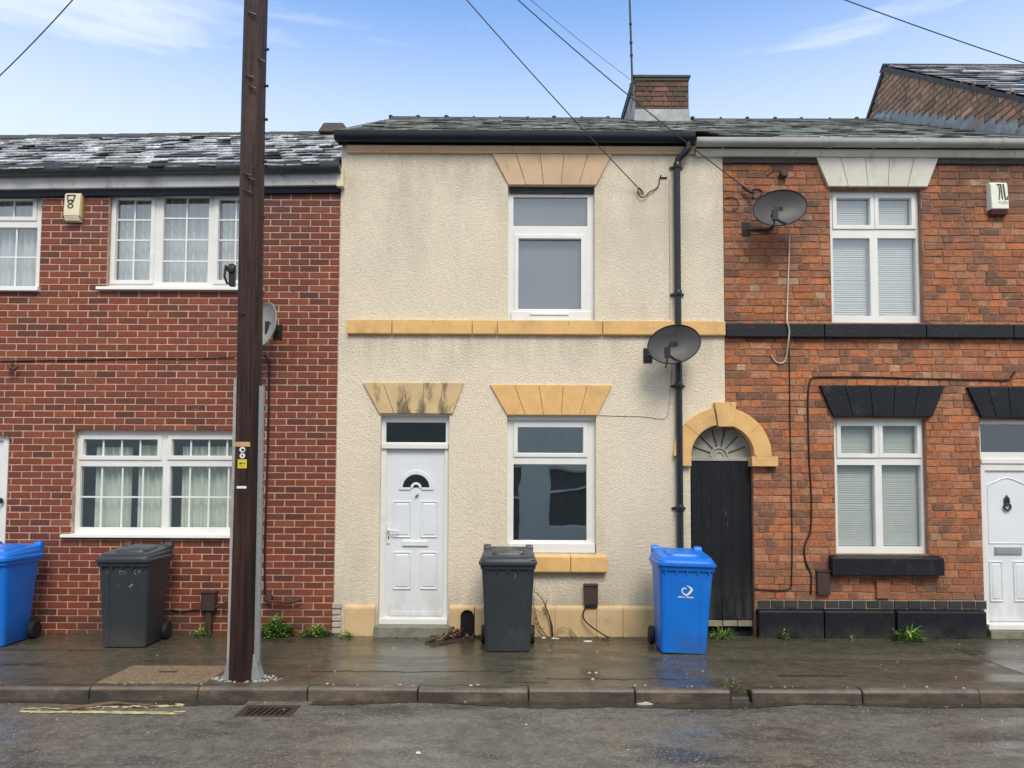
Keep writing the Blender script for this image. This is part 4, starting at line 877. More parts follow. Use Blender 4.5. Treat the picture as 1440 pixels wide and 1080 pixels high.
# ================================================================== telegraph pole
pxb, pyb = G(335, 959); pyb += .10
PB = Vector((pxb, pyb, 0)); ptx, ptz = P(360.5, 0, pyb); lean = (ptx-pxb)/ptz; HP = 8.3
PO = thing('telegraph_pole', 'tall dark brown timber telegraph pole standing by the kerb, carrying overhead wires', 'telegraph pole', (pxb, pyb, 0))
pc = lambda z: (pxb+lean*z, pyb, z)
mb = MB(); rs = []; n = 28; zz = [-.1+.2*k for k in range(43)]
ph = [rng.uniform(0, 6.28) for _ in range(6)]
for z in zz:
    r0 = .112-.0011*z*4 if z < 2 else .1035-.0012*(z-2)
    ring_ = []
    for k in range(n):
        a = 2*math.pi*k/n; r_ = r0*(1+.012*math.sin(3*a+ph[0]+z*.5)+.010*math.sin(7*a+ph[1]+z*.3)+.008*math.sin(1.7*z+ph[2]+a))
        ring_.append((pxb+lean*z+.006*math.sin(z*1.1+ph[3])+r_*math.cos(a), pyb+r_*math.sin(a), z))
    rs.append(ring_)
mb.rings(rs); mb.build('shaft', 'pole', PO, smooth=60)
def prad(z): return .112-.0044*z if z < 2 else .1035-.0012*(z-2)
def onpole(ang, z, e=0.):       # ang 0 = facing the road
    c = pc(z); r = prad(z)*1.012+e; return Vector((c[0]+r*math.sin(ang), c[1]-r*math.cos(ang), z))
def zp(v): return P(340, v, pyb-.1)[1]
def patch(name, m, u0, u1, v0, v1, th=.004, nm=6):
    z0, z1 = zp(v1), zp(v0); zc = (z0+z1)/2; cxp = pc(zc)[0]; r = prad(zc)*1.02
    a0, a1 = [math.asin(max(-1, min(1, (P(u, (v0+v1)/2, pyb-.1)[0]-cxp)/r))) for u in (u0, u1)]
    mb = MB(); A = [[], [], [], []]
    for k in range(nm+1):
        a = a0+(a1-a0)*k/nm
        A[0].append(onpole(a, z0, th)); A[1].append(onpole(a, z1, th)); A[2].append(onpole(a, z0, -.01)); A[3].append(onpole(a, z1, -.01))
    for k in range(nm):
        mb.face([A[0][k], A[0][k+1], A[1][k+1], A[1][k]]); mb.face([A[1][k], A[1][k+1], A[3][k+1], A[3][k]]); mb.face([A[2][k+1], A[0][k+1], A[0][k], A[2][k]])
    mb.face([A[0][0], A[1][0], A[3][0], A[2][0]]); mb.face([A[1][-1], A[0][-1], A[2][-1], A[3][-1]])
    return mb.build(name, m, PO)
patch('tan_plate', 'tan_tag', 329.5, 351, 621.5, 628)
patch('yellow_plate', 'yellow_tag', 334.5, 347, 646, 658.5)
patch('white_plate', 'mark_white', 333, 346.5, 683.5, 687)
def disc(u, v, r, m, name, th=.005):
    z = zp(v); x = P(u, v, pyb-.1)[0]; a = math.asin((x-pc(z)[0])/(prad(z)*1.02)); o = onpole(a, z, th); t = Vector((math.cos(a), math.sin(a), 0)); nn = Vector((math.sin(a), -math.cos(a), 0)); k_ = Vector((0, 0, 1))
    mb = MB(); f = [o+(t*math.cos(q)+k_*math.sin(q))*r for q in [6.283*k/18 for k in range(18)]]; mb.extr([p-nn*.012 for p in f], f); return mb.build(name, m, PO)
disc(341.3, 632.5, .024, 'mark_white', 'white_disc'); disc(341.3, 641, .022, 'mark_white', 'white_disc')
patch('disc_print', 'ink', 340, 344, 631, 634.5, .0062, 2); patch('disc_print', 'ink', 340.3, 342.3, 639.3, 642.3, .0062, 2)
patch('plate_print', 'ink', 337, 340.5, 651.2, 653, .0048, 2); patch('plate_print', 'ink', 338, 344.5, 650.6, 651.4, .0048, 3); patch('plate_print', 'ink', 343, 344.6, 651.4, 652.8, .0048, 2); patch('plate_print', 'ink', 337, 345, 655, 655.6, .0048, 3)
def strip(name, m, ang, z0, z1, w, d):
    mb = MB(); n_ = 10
    for i in range(n_):
        za, zb = z0+(z1-z0)*i/n_, z0+(z1-z0)*(i+1)/n_; q = []
        for z in (za, zb):
            o = onpole(ang, z, -.012); t = Vector((math.cos(ang), math.sin(ang), 0)); nn = Vector((math.sin(ang), -math.cos(ang), 0))
            q.append([o-t*w/2, o+t*w/2, o+t*w/2*.8+nn*(d+.012), o-t*w/2*.8+nn*(d+.012)])
        mb.extr(q[0], q[1], cap=i in (0, n_-1))
    return mb.build(name, m, PO, bevel=.003)
strip('cable_guard', 'galv', R(82), .14, zp(541), .04, .036)
strip('cable_guard', 'concrete', R(-88), .10, zp(531), .025, .02)
for sx, w in ((-1, 1), (1, 1.25)):
    mb = MB(); x = pxb+sx*.085
    q = [(x, pyb-.06, .0), (x+sx*.068*w, pyb-.05, 0), (x+sx*.068*w, pyb+.06, 0), (x, pyb+.06, 0)]; q2 = [(x+lean*.2, pyb-.05, .215), (x+sx*.022, pyb-.045, .21), (x+sx*.022, pyb+.05, .21), (x+lean*.2, pyb+.05, .215)]
    mb.extr(q, q2); mb.build('guard_foot', 'galv', PO, bevel=.006)
mb = MB()
for k in range(150):
    a = rng.uniform(0, 6.28); rr = rng.uniform(.10, .20); r_ = rng.uniform(.006, .014); x, y = pxb+rr*1.5*math.cos(a)+.03, pyb+rr*.62*math.sin(a)-.0
    y = min(y, -2.0) if False else y
    mb.lathe([(0, -.004), (r_*.8, 0), (r_, r_*.4), (0, r_*.9)], (x, max(y, -2.06), .0), 5)
gv = mb.build('gravel_collar', 'concrete', None, merge=False); stuff(gv)
x0, z0 = P(327, 388, pyb); mb = MB(); mb.box(x0-.025, x0+.02, pyb-.03, pyb+.03, z0-.09, z0+.10); mb.lathe([(.0, -.03), (.035, -.025), (.035, .025), (0, .03)], (x0-.005, pyb-.02, z0+.05), 14, 'Y'); mb.tube([(x0-.03, pyb-.03, z0-.08), (x0-.05, pyb-.05, z0-.02), (x0-.04, pyb-.05, z0+.08)], .012, 6); mb.build('clamp', 'black_metal', PO, bevel=.006)
for u, v in ((349, 20), (347, 108), (353, 124), (347, 246), (353, 252), (349, 270), (342, 440), (366, 83)):
    mb = MB(); o = onpole(R((u-350)*3), zp(v), .0); mb.tube([o+Vector((-.03, .0, .03)), o+Vector((0, -.022, .0)), o+Vector((.04, -.012, -.012))], .008, 5); mb.build('staple', 'black_metal', PO)
for v in (60, 112, 160, 220, 300): mb = MB(); o = onpole(R(88), zp(v)); mb.lathe([(.012, -.01), (.012, .02), (0, .022)], o, 7, 'X'); mb.build('bolt', 'black_metal', PO)
mb = MB(); t = pc(HP-.1)
for a in range(6): mb.tube([(t[0]+.1*math.cos(a), t[1]+.1*math.sin(a), t[2]), (t[0]+.2*math.cos(a), t[1]+.2*math.sin(a), t[2]+.02), (t[0]+.2*math.cos(a), t[1]+.2*math.sin(a), t[2]+.09)], .012, 6)
mb.build('wire_ring', 'galv', PO)
top = Vector(pc(HP-.12))
# overhead wires from the pole head
def wire(label, end, sag, r=.006, start=top):
    mb = MB(); a, b = Vector(start), Vector(end); pts = [a.lerp(b, k/30)-Vector((0, 0, sag*4*(k/30)*(1-k/30))) for k in range(31)]
    mb.tube(pts, r, 5); o = mb.build('overhead_wire', 'wire', None, smooth=60); return tag(o, label, 'wire', 'overhead wires')
def E(u, v, Y): x, z = P(u, v, Y); return (x, Y, z)
wire('overhead wire reaching the cream wall right of its upper window', E(905, 272, -.03), .10)
wire('overhead wire running down past the chimney to the wall above the right hand dish', E(1046, 263, -.05), .16)
wire('thin faint overhead wire crossing the sky and ending behind the chimney', E(905, 125, 6.5), .15, .004)
wire('overhead wire crossing the top right corner of the sky', E(1500, 108, -.1), .15)
wire('short overhead wire crossing the top left corner of the sky', E(-60, 160, -.4), .25)

# ================================================================== satellite dishes
def dish(loc, rx, ry, rz, a, b, m, label, arm=True, wall_local=None, lnb=(-.09, -.30, -.02)):
    t = thing('satellite_dish', label, 'satellite dish', loc, 0, 'satellite dishes')
    rot = Matrix.Rotation(rz, 4, 'Z') @ Matrix.Rotation(rx, 4, 'X') @ Matrix.Rotation(ry, 4, 'Y')
    def W(p): return tuple(rot @ Vector(p))
    mb = MB(); N_, Rn = 40, 8; v = []
    for side in (0, .006):
        rs = []
        for i in range(1, Rn+1):
            f = i/Rn; rs.append([W((a*f*math.cos(6.28318*k/N_), .06*(1-f*f)+side, b*f*math.sin(6.28318*k/N_))) for k in range(N_)])
        if side == 0: inner = rs
        else: outer = rs
    mb.rings(inner[::-1]+[], cap=False); mb.rings(outer, cap=False); mb.rings([inner[-1], outer[-1]], cap=False)
    mb.face(inner[0]); mb.face(outer[0][::-1])
    d = mb.build('reflector', m, t, local=True, smooth=60)
    rim = MB(); rim.tube([W((a*math.cos(6.28318*k/N_), 0, b*math.sin(6.28318*k/N_))) for k in range(N_+1)], .006, 6); rim.build('rim', 'black_metal' if m == 'dish_mesh' else m, d, local=True, smooth=60)
    bo = MB()
    for x in (-.04, .04): bo.lathe([(0, -.012), (.008, -.01), (.008, .0)], W((x, .045, .02)), 8, 'Y')
    bo.build('bolt', 'black_metal', d, local=True)
    br = MB(); wl = wall_local; c = W((0, .07, -.02)); br.tube([c, (c[0], wl[1]-.03, wl[2]), wl], .018, 8); br.box(c[0]-.05, c[0]+.05, c[1]-.01, c[1]+.03, c[2]-.07, c[2]+.07); br.box(wl[0]-.05, wl[0]+.05, wl[1]-.012, wl[1], wl[2]-.08, wl[2]+.08); br.build('wall_bracket', 'black_metal', t, local=True)
    if arm:
        ar = MB(); s0 = W((0, .0, -b+.01)); ln = Vector(lnb)
        ar.tube([W((0, .05, -b*.85)), s0, Vector(s0).lerp(ln, .5)+Vector((0, 0, -.015)), ln], .014, 7); ar.build('boom', 'black_metal', t, local=True, smooth=60)
        l = MB(); l.tube([ln+Vector((0, -.04, .0)), ln+Vector((0, .02, .015)), ln+Vector((0, .05, .02))], [.028, .030, .02], 10); l.box(ln.x-.028, ln.x+.028, ln.y-.05, ln.y-.01, ln.z-.055, ln.z+.055); l.tube([ln+Vector((0, -.02, -.05)), ln+Vector((.005, .02, -.10)), ln+Vector((-.01, .03, -.15))], .008, 6); l.build('receiver', 'black_metal', t, local=True, smooth=40)
    return t
dx, dz = P(948, 484, -.32); dish((dx, -.32, dz), R(-8), R(-16), R(0), .292, .212, 'dish_mesh', 'dark mesh satellite dish on the cream wall in front of the black downpipe', wall_local=(-.23, .30, -.07), lnb=(-.14, -.28, -.15))
dx, dz = P(1097, 292, -.32); dish((dx, -.32, dz), R(-8), R(-14), R(0), .300, .205, 'dish_mesh', 'dark mesh satellite dish on the old brick wall with a white cable below', wall_local=(-.27, .325, -.13), lnb=(-.17, -.28, -.20))
dx, dz = P(368, 456, -.30); dish((dx+.03, -.30, dz), R(-6), R(8), R(-38), .21, .235, 'dish_grey', 'pale grey satellite dish half hidden behind the telegraph pole', wall_local=(.05, .30, -.02), lnb=(-.08, -.20, -.10))

# ================================================================== alarm boxes
def alarm(rect, front, side, under, label, taper):
    x0, x1, z0, z1 = RC(*rect, -.08); t = thing('alarm_box', label, 'alarm box', ((x0+x1)/2, 0, z0), 0, 'alarm boxes')
    h = z1-z0; D = .085
    b = MB(); rs = [[(x0-taper*0, 0, z), (x1, 0, z), (x1-.012, -d, z), (x0+.012, -d, z)] for z, d in ((z0+h*.16, D), (z1-.03, D*.8), (z1, D*.6))]
    b.rings(rs); o = b.build('casing', front, t, bevel=.008)
    b = MB(); b.rings([[(x0+.008, 0, z), (x1-.008, 0, z), (x1-.02, -d, z), (x0+.02, -d, z)] for z, d in ((z0, D*.75), (z0+h*.155, D*.97))]); b.build('base_cover', under, t, bevel=.006)
    return t, o, (x0, x1, z0, z1, D)
t, cs, q = alarm((88, 270, 113, 310), 'alarm_cream', 'alarm_side', 'alarm_cream', 'yellowed cream alarm box with a wedge emblem on the red brick wall', 0)
x0, x1, z0, z1, D = q
sd = MB(); sd.box(x1-.008, x1+.004, -D*.62, -.002, z0+.03, z1-.02); sd.build('side_panel', 'alarm_side', t, bevel=.004)
def stroke(mb, pts, w, y):
    for (xa, za), (xb, zb) in zip(pts[:-1], pts[1:]):
        d = Vector((xb-xa, 0, zb-za)).normalized(); n = Vector((-d.z, 0, d.x))*w/2; e = d*w*.35
        mb.face([(xa-n.x-e.x, y(za), za-n.z-e.z), (xb-n.x+e.x, y(zb), zb-n.z+e.z), (xb+n.x+e.x, y(zb), zb+n.z+e.z), (xa+n.x-e.x, y(za), za+n.z-e.z)])
yf = lambda z: -(D*.8+(D*.2)*((z1-.03-z)/((z1-.03)-(z0+(z1-z0)*.16))))-.002
em = MB(); cx = (x0+x1)/2-.012; zt = z1-.035; u = .0135
stroke(em, [(cx-3.2*u, zt), (cx+3.2*u, zt), (cx+1.7*u, zt-5.6*u), (cx+.7*u, zt-6.8*u)], .016, yf); stroke(em, [(cx-3.0*u, zt), (cx-2.3*u, zt-5.6*u), (cx-1.2*u, zt-6.8*u)], .015, yf)
stroke(em, [(cx-1.4*u, zt-4.6*u), (cx-.2*u, zt-4.0*u), (cx+1.1*u, zt-4.4*u), (cx+.9*u, zt-5.2*u)], .018, yf)
stroke(em, [(cx-.1*u+2.0*u*math.cos(k*.5236), zt-9.2*u+1.7*u*math.sin(k*.5236)) for k in range(13)], .015, yf)
em.build('emblem', 'ink', cs, merge=False)
t, cs, q = alarm((1393, 255, 1420, 301), 'alarm_white', 'alarm_white', 'alarm_red', 'white alarm box with dark red base and black letters on the old orange brick wall', 0)
x0, x1, z0, z1, D = q
em = MB(); xx = lambda p: x0+(x1-x0)*(p-200)/460; zf = lambda p: z1-(z1-z0)*(p-180)/740
stroke(em, [(xx(375), zf(245)), (xx(470), zf(245))], .015, yf); stroke(em, [(xx(415), zf(255)), (xx(430), zf(420)), (xx(405), zf(590))], .013, yf); stroke(em, [(xx(465), zf(250)), (xx(485), zf(575))], .017, yf)
stroke(em, [(xx(525), zf(240)), (xx(555), zf(590))], .018, yf); stroke(em, [(xx(555), zf(588)), (xx(600), zf(585)), (xx(608), zf(530))], .014, yf)
stroke(em, [(xx(395), zf(655)), (xx(425), zf(650))], .010, yf); stroke(em, [(xx(460), zf(665)), (xx(530), zf(635)), (xx(600), zf(665))], .006, yf); stroke(em, [(xx(450), zf(690)), (xx(590), zf(690))], .004, yf)
em.build('emblem', 'ink', cs, merge=False)

# ================================================================== aerial
AE = thing('aerial_mast', 'thin aerial mast rising from the chimney corner of the cream house', 'aerial', E(889, 130, 2.96))
mb = MB(); xa, za = P(889, 112, 2.96); xb, zb = P(885.5, 0, 2.96); zb2 = zb+.9; xb2 = xb+(xb-xa)/(zb-za)*.9
mb.tube([(xa, 2.96, za-.25), (xa, 2.96, za), (xb, 2.96, zb), (xb2, 2.96, zb2)], .016, 8); mb.build('mast', 'black_metal', AE, smooth=60)
for v in (34, 60, 78): mb = MB(); x, z = P(887.5, v, 2.96); mb.lathe([(.016, -.02), (.024, -.015), (.024, .015), (.016, .02)], (xa+(xb-xa)*(z-za)/(zb-za), 2.96, z), 8); mb.build('mast_clip', 'black_metal', AE)
mb = MB(); mb.box(xa-.04, xa+.03, 2.965, 2.99, za-.12, za-.06); mb.build('mast_bracket', 'black_metal', AE)
mb = MB(); mb.tube([(xb2-.35, 2.96, zb2-.03), (xb2+.5, 2.96, zb2-.03)], .01, 6)
for k in range(8): mb.tube([(xb2-.3+.1*k, 2.7, zb2-.03), (xb2-.3+.1*k, 3.2, zb2-.03)], .004, 5)
mb.build('aerial_elements', 'galv', AE)

# ================================================================== boxes on the walls
def wall_box(rect, D, m, label, name='meter_box', cat='box', y0=0., extra=None, group=None):
    x0, x1, z0, z1 = RC(*rect, y0-D); t = thing(name, label, cat, ((x0+x1)/2, y0, z0), 0, group)
    b = MB(); b.box(x0, x1, y0-D, y0, z0, z1); b.build('box', m, t, bevel=.006)
    b = MB(); b.pyz([(y0, z1+.002), (y0, z1+.02), (y0-D-.012, z1+.006), (y0-D-.012, z1+.0015)], x0-.006, x1+.006); b.build('lid', m, t, bevel=.003)
    return t, (x0, x1, z0, z1)
t, q = wall_box((282, 834, 301, 859), .10, 'brown_box', 'brown vent box on a short post against the red brick wall beside the telegraph pole', 'vent_box', 'vent box', 0.)
b = MB(); b.box((q[0]+q[1])/2-.032, (q[0]+q[1])/2+.032, -.075, -.01, -.01, q[2]-.002); b.build('post', 'brown_box', t, bevel=.006)
b = MB(); x, z = P(301, 853, -.06); b.tube([(q[1]-.01, -.06, q[2]+.03), (q[1]+.07, -.07, q[2]+.06), (q[1]+.16, -.06, q[2]+.11)], .014, 7); b.tube([(q[0], -.03, q[2]+.01), (q[0]-.12, -.02, q[2]+.0), (q[0]-.24, -.02, q[2]-.02), (q[0]-.36, -.015, q[2]+.0)], .009, 6); b.build('pipe', 'rust', t, smooth=60)
t, q = wall_box((822, 824, 841, 851), .07, 'brown_box', 'brown plastic cable box low on the cream wall with a cable drooping from it', 'cable_box', 'cable box', y2)
b = MB(); b.box(q[0]+.008, q[1]-.004, y2-.062, y2-.035, q[2]-.03, q[2]-.001); b.build('gland', 'black_metal', t, bevel=.004)
cable('cable', [(824, 853, -.085), (820, 862, -.10), (822, 872, -.11), (834, 883, -.13), (848, 892, -.16), (857, 897, -.20)], .008, 'cable_black', None, parent=t)
t, q = wall_box((1150, 804, 1168, 837), .05, 'brown_box', 'dark brown box standing on the sooty brick course beside the black sill', 'cable_box', 'cable box', -.004)
t, q = wall_box((1233, 818, 1252, 842), .03, 'terracotta', 'terracotta vent block in the old brick wall under the black sill', 'air_vent', 'vent', -.004)

# ================================================================== cables and pipes on the walls
cable('cable', [(1427, 522, -.03), (1422, 530), (1415, 535), (1375, 534), (1285, 532), (1220, 530), (1153, 530), (1142, 532), (1138, 540), (1136, 561), (1137, 610), (1138, 651), (1141, 700), (1140, 745), (1134, 760), (1131, 772), (1133, 790), (1140, 806), (1141, 822), (1140, 836)], .009, 'cable_black', 'black cable over the black lintel and down the old brick wall to the brown box')
cable('cable', [(1109, 476), (1110, 500), (1111, 600), (1113, 700), (1114, 765), (1113, 815), (1111, 827), (1095, 830), (1061, 828)], .007, 'cable_black', 'thin black cable dropping straight down the old brick wall beside the passage arch')
cable('cable', [(1103, 316, -.30), (1109, 322, -.1), (1110, 345, -.03), (1108, 400, -.02), (1107, 440, -.03), (1107, 452, -.085), (1110, 464, -.085), (1109, 478, -.08), (1107, 495, -.03), (1104, 507), (1098, 511), (1090, 508), (1085, 500)], .0085, 'cable_white', 'off white cable hanging in a hook from the right hand satellite dish')
cable('cable', [(1044, 262, -.05), (1052, 268, -.06), (1061, 272, -.07)], [.016, .018]*3+[.012], 'cable_black', 'thick black wire joint on the old brick wall left of the dish', cat='cable joint')
cable('cable', [(1058, 276), (1062, 280), (1068, 277), (1072, 270), (1066, 266), (1058, 267)], .006, 'cable_black', 'small curl of black cable above the right hand dish')
cable('cable', [(1040+12*math.cos(a*.42)-13, 287+10*math.sin(a*.42)) for a in range(16)], .004, 'rust', 'thin loop of old wire on the brick beside the cream house', cat='wire loop')
cable('cable', [(1078, 247), (1090, 240), (1098, 241), (1104, 245)], .006, 'rust', 'short dark bracket wire high on the old brick wall above the dish', cat='bracket')
x, z = P(1101, 246, -.03); mb = MB(); mb.lathe([(.0, -.05), (.035, -.045), (.05, -.01), (.045, .03), (0, .04)], (x, -.04, z), 12, 'Y'); tag(mb.build('bracket_hook', 'rust', None, smooth=40), 'rusty round hook on the old brick wall below the cornice', 'bracket')
cable('cable', [(905, 272, -.04), (899, 264, -.05), (897, 270, -.05), (901, 277, -.05), (908, 276, -.05), (913, 270, -.045), (920, 267, -.04), (926, 261, -.035), (928, 250, -.035), (930, 246, -.035)], .006, 'cable_black', 'looped black wire end hanging on the cream wall beside the downpipe')
cable('cable', [(928, 250, -.03), (938, 250, -.03)], .008, 'cable_black', 'short black wire bracket on the cream wall beside the downpipe', cat='bracket')
cable('cable', [(941, 252), (941, 300), (942, 380), (942, 448)], .0035, 'tympanum', 'thin cream painted cable down the cream wall left of the downpipe', y=-.026)
cable('cable', [(842, 584), (870, 585), (905, 586), (930, 589), (938, 585), (941, 570), (943, 540), (945, 505)], .0035, 'tympanum', 'thin painted cable looping from the lower lintel up to the left hand mesh dish', y=-.026)
cable('cable', [(0, 508), (60, 507), (130, 506), (200, 504), (270, 504), (330, 503)], .006, 'cable_black', 'thin dark cable running level across the red brick wall')
cable('cable', [(372, 500), (377, 508), (378, 540), (377, 610), (375, 680), (373, 740), (372, 800), (373, 838)], .012, 'cable_black', 'dark cable dropping down the red brick wall right of the telegraph pole')
cable('pipe', [(372, 838, -.05), (376, 844, -.06), (388, 846, -.06), (410, 847, -.06), (423, 843, -.06)], .016, 'rust', 'rusty outlet pipe low on the red brick wall right of the telegraph pole', cat='pipe')
x, z = P(379, 840, -.05); mb = MB(); mb.lathe([(.0, -.05), (.03, -.045), (.035, .0), (.02, .04)], (x, -.03, z), 10, 'Y'); mb.tube([(x-.03, -.05, z+.05), (x, -.07, z), (x+.01, -.06, z-.07)], .012, 6); tag(mb.build('wall_tap', 'rust', None, smooth=40), 'rusty tap fitting at the foot of the dark cable on red brick', 'tap')
x, z = P(20, 518, -.03); mb = MB(); mb.tube([(x-.04, -.01, z+.06), (x-.03, -.05, z+.0), (x-.03, -.06, z-.08)], .012, 6); mb.tube([(x-.03, -.05, z), (x+.03, -.07, z-.02), (x+.05, -.05, z+.02)], [.012, .022, .012], 8); tag(mb.build('wall_hook', 'rust', None, smooth=40), 'small rusty hook on the red brick wall under the level cable', 'hook')

# ================================================================== drain, inspection cover
t = thing('drain_grate', 'rusty iron drain grate sunk in the road by the kerb', 'drain', ((DR[0]+DR[1])/2, (DR[2]+DR[3])/2, -.1))
mb = MB(); fl2 = lambda x, y, z: (x, z, -.1+y)
mb.plate(DR[0], DR[1], DR[2], DR[3], [(DR[0]+.05, DR[1]-.05, DR[2]+.045, DR[3]-.04)], .002, -.10, tf=fl2); mb.build('frame', 'iron', t, bevel=.004)
mb = MB(); n = 7; xa, xb = DR[0]+.052, DR[1]-.052; ya, yb = DR[2]+.047, DR[3]-.042
for k in range(n+1):
    x = xa+(xb-xa-.016)*k/n-.012; mb.extr([(x, ya, -.104), (x+.018, ya, -.104), (x+.018, ya, -.15), (x, ya, -.15)], [(x+.028, yb, -.104), (x+.046, yb, -.104), (x+.046, yb, -.15), (x+.028, yb, -.15)])
mb.build('bars', 'iron', t, bevel=.003)
mb = MB(); mb.box(DR[0]+.03, DR[1]-.03, DR[2]+.03, DR[3]-.03, -.6, -.30); mb.build('pit', 'dark', t)
q = [G(*p) for p in ((137, 960), (300, 961.5), (313, 937), (186, 936.5))]
x0, x1, ya, yb = (q[0][0]+q[3][0])/2, (q[1][0]+q[2][0])/2, (q[0][1]+q[1][1])/2, (q[2][1]+q[3][1])/2
t = thing('inspection_cover', 'tan weathered inspection cover in the pavement beside the telegraph pole', 'inspection cover', ((x0+x1)/2, (ya+yb)/2, 0))
mb = MB(); mb.extr([(x0, ya, -.02), (x1, ya, -.02), (x1, yb, -.02), (x0, yb, -.02)], [(x0, ya, .006), (x1, ya, .006), (x1, yb, .006), (x0, yb, .006)]); mb.build('slab', 'cover', t, bevel=.006)
x, y = G(238, 946); mb = MB(); mb.box(x-.09, x+.07, y-.012, y+.012, .0062, .010); mb.build('lifting_slot', 'dark', t)

# ================================================================== weeds, stems, leaf litter
def weed(name, label, x, y, w, h, n, ll, lw, pal, cat='weed', up=.5, group='weeds along the wall foot', lean_=-.02):
    mb = MB()
    for k in range(n):
        a = rng.uniform(0, 6.283); rr = w/2*math.sqrt(rng.random()); f = 1-(rr/(w/2))**2
        b = Vector((x+rr*math.cos(a), y+rr*.55*math.sin(a)+lean_, rng.random()*h*(.25+.75*f)*.9))
        d = Vector((math.cos(a)*rng.uniform(.3, 1), math.sin(a)*rng.uniform(.3, 1)-.25, rng.uniform(-.2, 1)*up+.15)).normalized(); s = d.cross(Vector((0, 0, 1)))
        if s.length < .01: s = Vector((1, 0, 0))
        s = s.normalized(); u = s.cross(d); L = ll*rng.uniform(.6, 1.3); W_ = lw*rng.uniform(.6, 1.2); c = jit(pick(pal), .25)
        m_, e = b+d*L*.5+u*L*.10, b+d*L-u*L*.12
        mb.face([b, b+d*L*.3+s*W_/2+u*.004, m_+s*W_*.5, m_-s*W_*.02], c); mb.face([b, m_-s*W_*.02, m_-s*W_*.5, b+d*L*.3-s*W_/2+u*.004], c); mb.face([m_+s*W_*.5, e, m_-s*W_*.5], c)
        if k % 3 == 0: mb.tube([(x+.3*(b.x-x), y+.3*(b.y-y)+lean_*.5, 0), tuple(b)], .0018, 4, (.05, .09, .025))
    o = mb.build(name, 'leaf', None, merge=False); return tag(o, label, cat, group)
GR = [((.12, .24, .035), 4), ((.20, .36, .05), 3), ((.07, .14, .025), 2.5), ((.32, .44, .10), 1.2)]
def at(u, v): return G(u, v)
x, y = at(285, 893); weed('weed', 'small bright green weed at the foot of the vent post', x, -.08, .17, .10, 90, .04, .022, GR)
x, y = at(396, 890); weed('weed', 'largest leafy weed at the foot of the red brick wall', x, -.07, .36, .25, 420, .045, .028, GR)
x, y = at(445, 893); weed('weed', 'low spreading weed on the red brick side of the pale quoin bricks', x, -.06, .32, .13, 220, .04, .024, GR)
x, y = at(491, 893); weed('weed', 'little weed under the peach plinth left of the cream door', x, -.11, .16, .07, 70, .035, .02, GR)
x, y = at(1022, 902); weed('weed', 'tuft of grass below the black gate', x, -.10, .28, .10, 150, .08, .006, GR, up=1.4)
x, y = at(1103, 899); weed('weed', 'upright sprig of weed at the left end of the black plinth', x, -.13, .09, .14, 38, .035, .02, [((.13, .24, .06), 3), ((.28, .34, .16), 1), ((.07, .15, .03), 2)], up=.8)
x, y = at(1197, 899); weed('weed', 'tiny sprig of weed at the middle of the black plinth', x, -.13, .05, .07, 16, .028, .018, [((.13, .24, .06), 3), ((.24, .32, .12), 1)], up=.7)
x, y = at(1283, 903); weed('weed', 'broad leaved dock weed in front of the black plinth', x, -.18, .26, .13, 75, .11, .026, [((.12, .25, .035), 3), ((.20, .33, .07), 2), ((.06, .13, .025), 2)], up=.9)
x, y = at(1041, 978); weed('weed', 'dry grass tuft growing in the gap between kerb stones', x, -2.12, .15, .05, 50, .09, .006, [((.24, .22, .08), 3), ((.10, .13, .04), 2)], up=1.1, group=None)
x, y = at(150, 893); weed('weed', 'scrap of weed behind the left grey bin', x+.05, -.06, .10, .05, 28, .035, .02, GR)
mb = MB()
for k in range(700):
    x = rng.uniform(-6, 5.8); y = -.02-abs(rng.gauss(0, .035))-(.10 if 2.7 < x < 5.2 else .06 if -1.9 < x < 2 else 0); a = rng.uniform(0, 6.28); s = rng.uniform(.006, .016)
    if XL < x < 5.9 and rng.random() < .55: continue
    mb.face([(x+s*math.cos(a), y+s*math.sin(a), .004), (x+s*math.cos(a+2.1), y+s*math.sin(a+2.1), .012), (x+s*math.cos(a+4.2), y+s*math.sin(a+4.2), .006)], jit(pick([((.05, .09, .02), 3), ((.09, .10, .035), 2), ((.08, .055, .03), 2)]), .3))
tag(stuff(mb.build('moss_fringe', 'leaf', None, merge=False)), 'moss and fine debris along the foot of the house walls', 'moss')
# dead climber beside the grey bin, curling up the plinth
t = thing('dead_climber', 'dead brown climbing stems against the cream wall right of the grey bin', 'dead plant', E(775, 895, -.09))
def stem(pts, r, m, parent, Y=-.10):
    mb = MB(); q = []
    for p in pts:
        yy = p[2] if len(p) > 2 else Y; x, z = P(p[0], p[1], yy); q.append((x, yy, max(z, .006)))
    mb.tube(q, r, 6); return mb.build('stem', m, parent, smooth=60)
stem([(777, 896), (776, 880), (772, 865), (767, 852), (763, 843), (756, 835), (751, 832), (752, 825)], [.010, .012, .007, .008, .005, .005, .004, .002], 'twig_dark', t)
stem([(770, 897), (762, 886), (756, 875), (753, 862), (750, 850), (751, 838)], [.006, .008, .006, .005, .004, .003], 'twig', t)
stem([(768, 895), (758, 890), (752, 882), (750, 868)], [.004, .005, .004, .003], 'twig', t)
stem([(767, 851), (760, 862), (753, 857), (749, 849)], .003, 'twig', t)
stem([(767, 852), (769, 846), (768, 842)], [.006, .004, .002], 'twig', t)
stem([(783, 893), (785, 885), (793, 882), (802, 888), (806, 896)], .003, 'twig', t)
stem([(811, 897), (806, 890), (801, 883)], [.007, .006, .004], 'twig', t)
x, z = P(766, 860, -.10)
mb = MB()
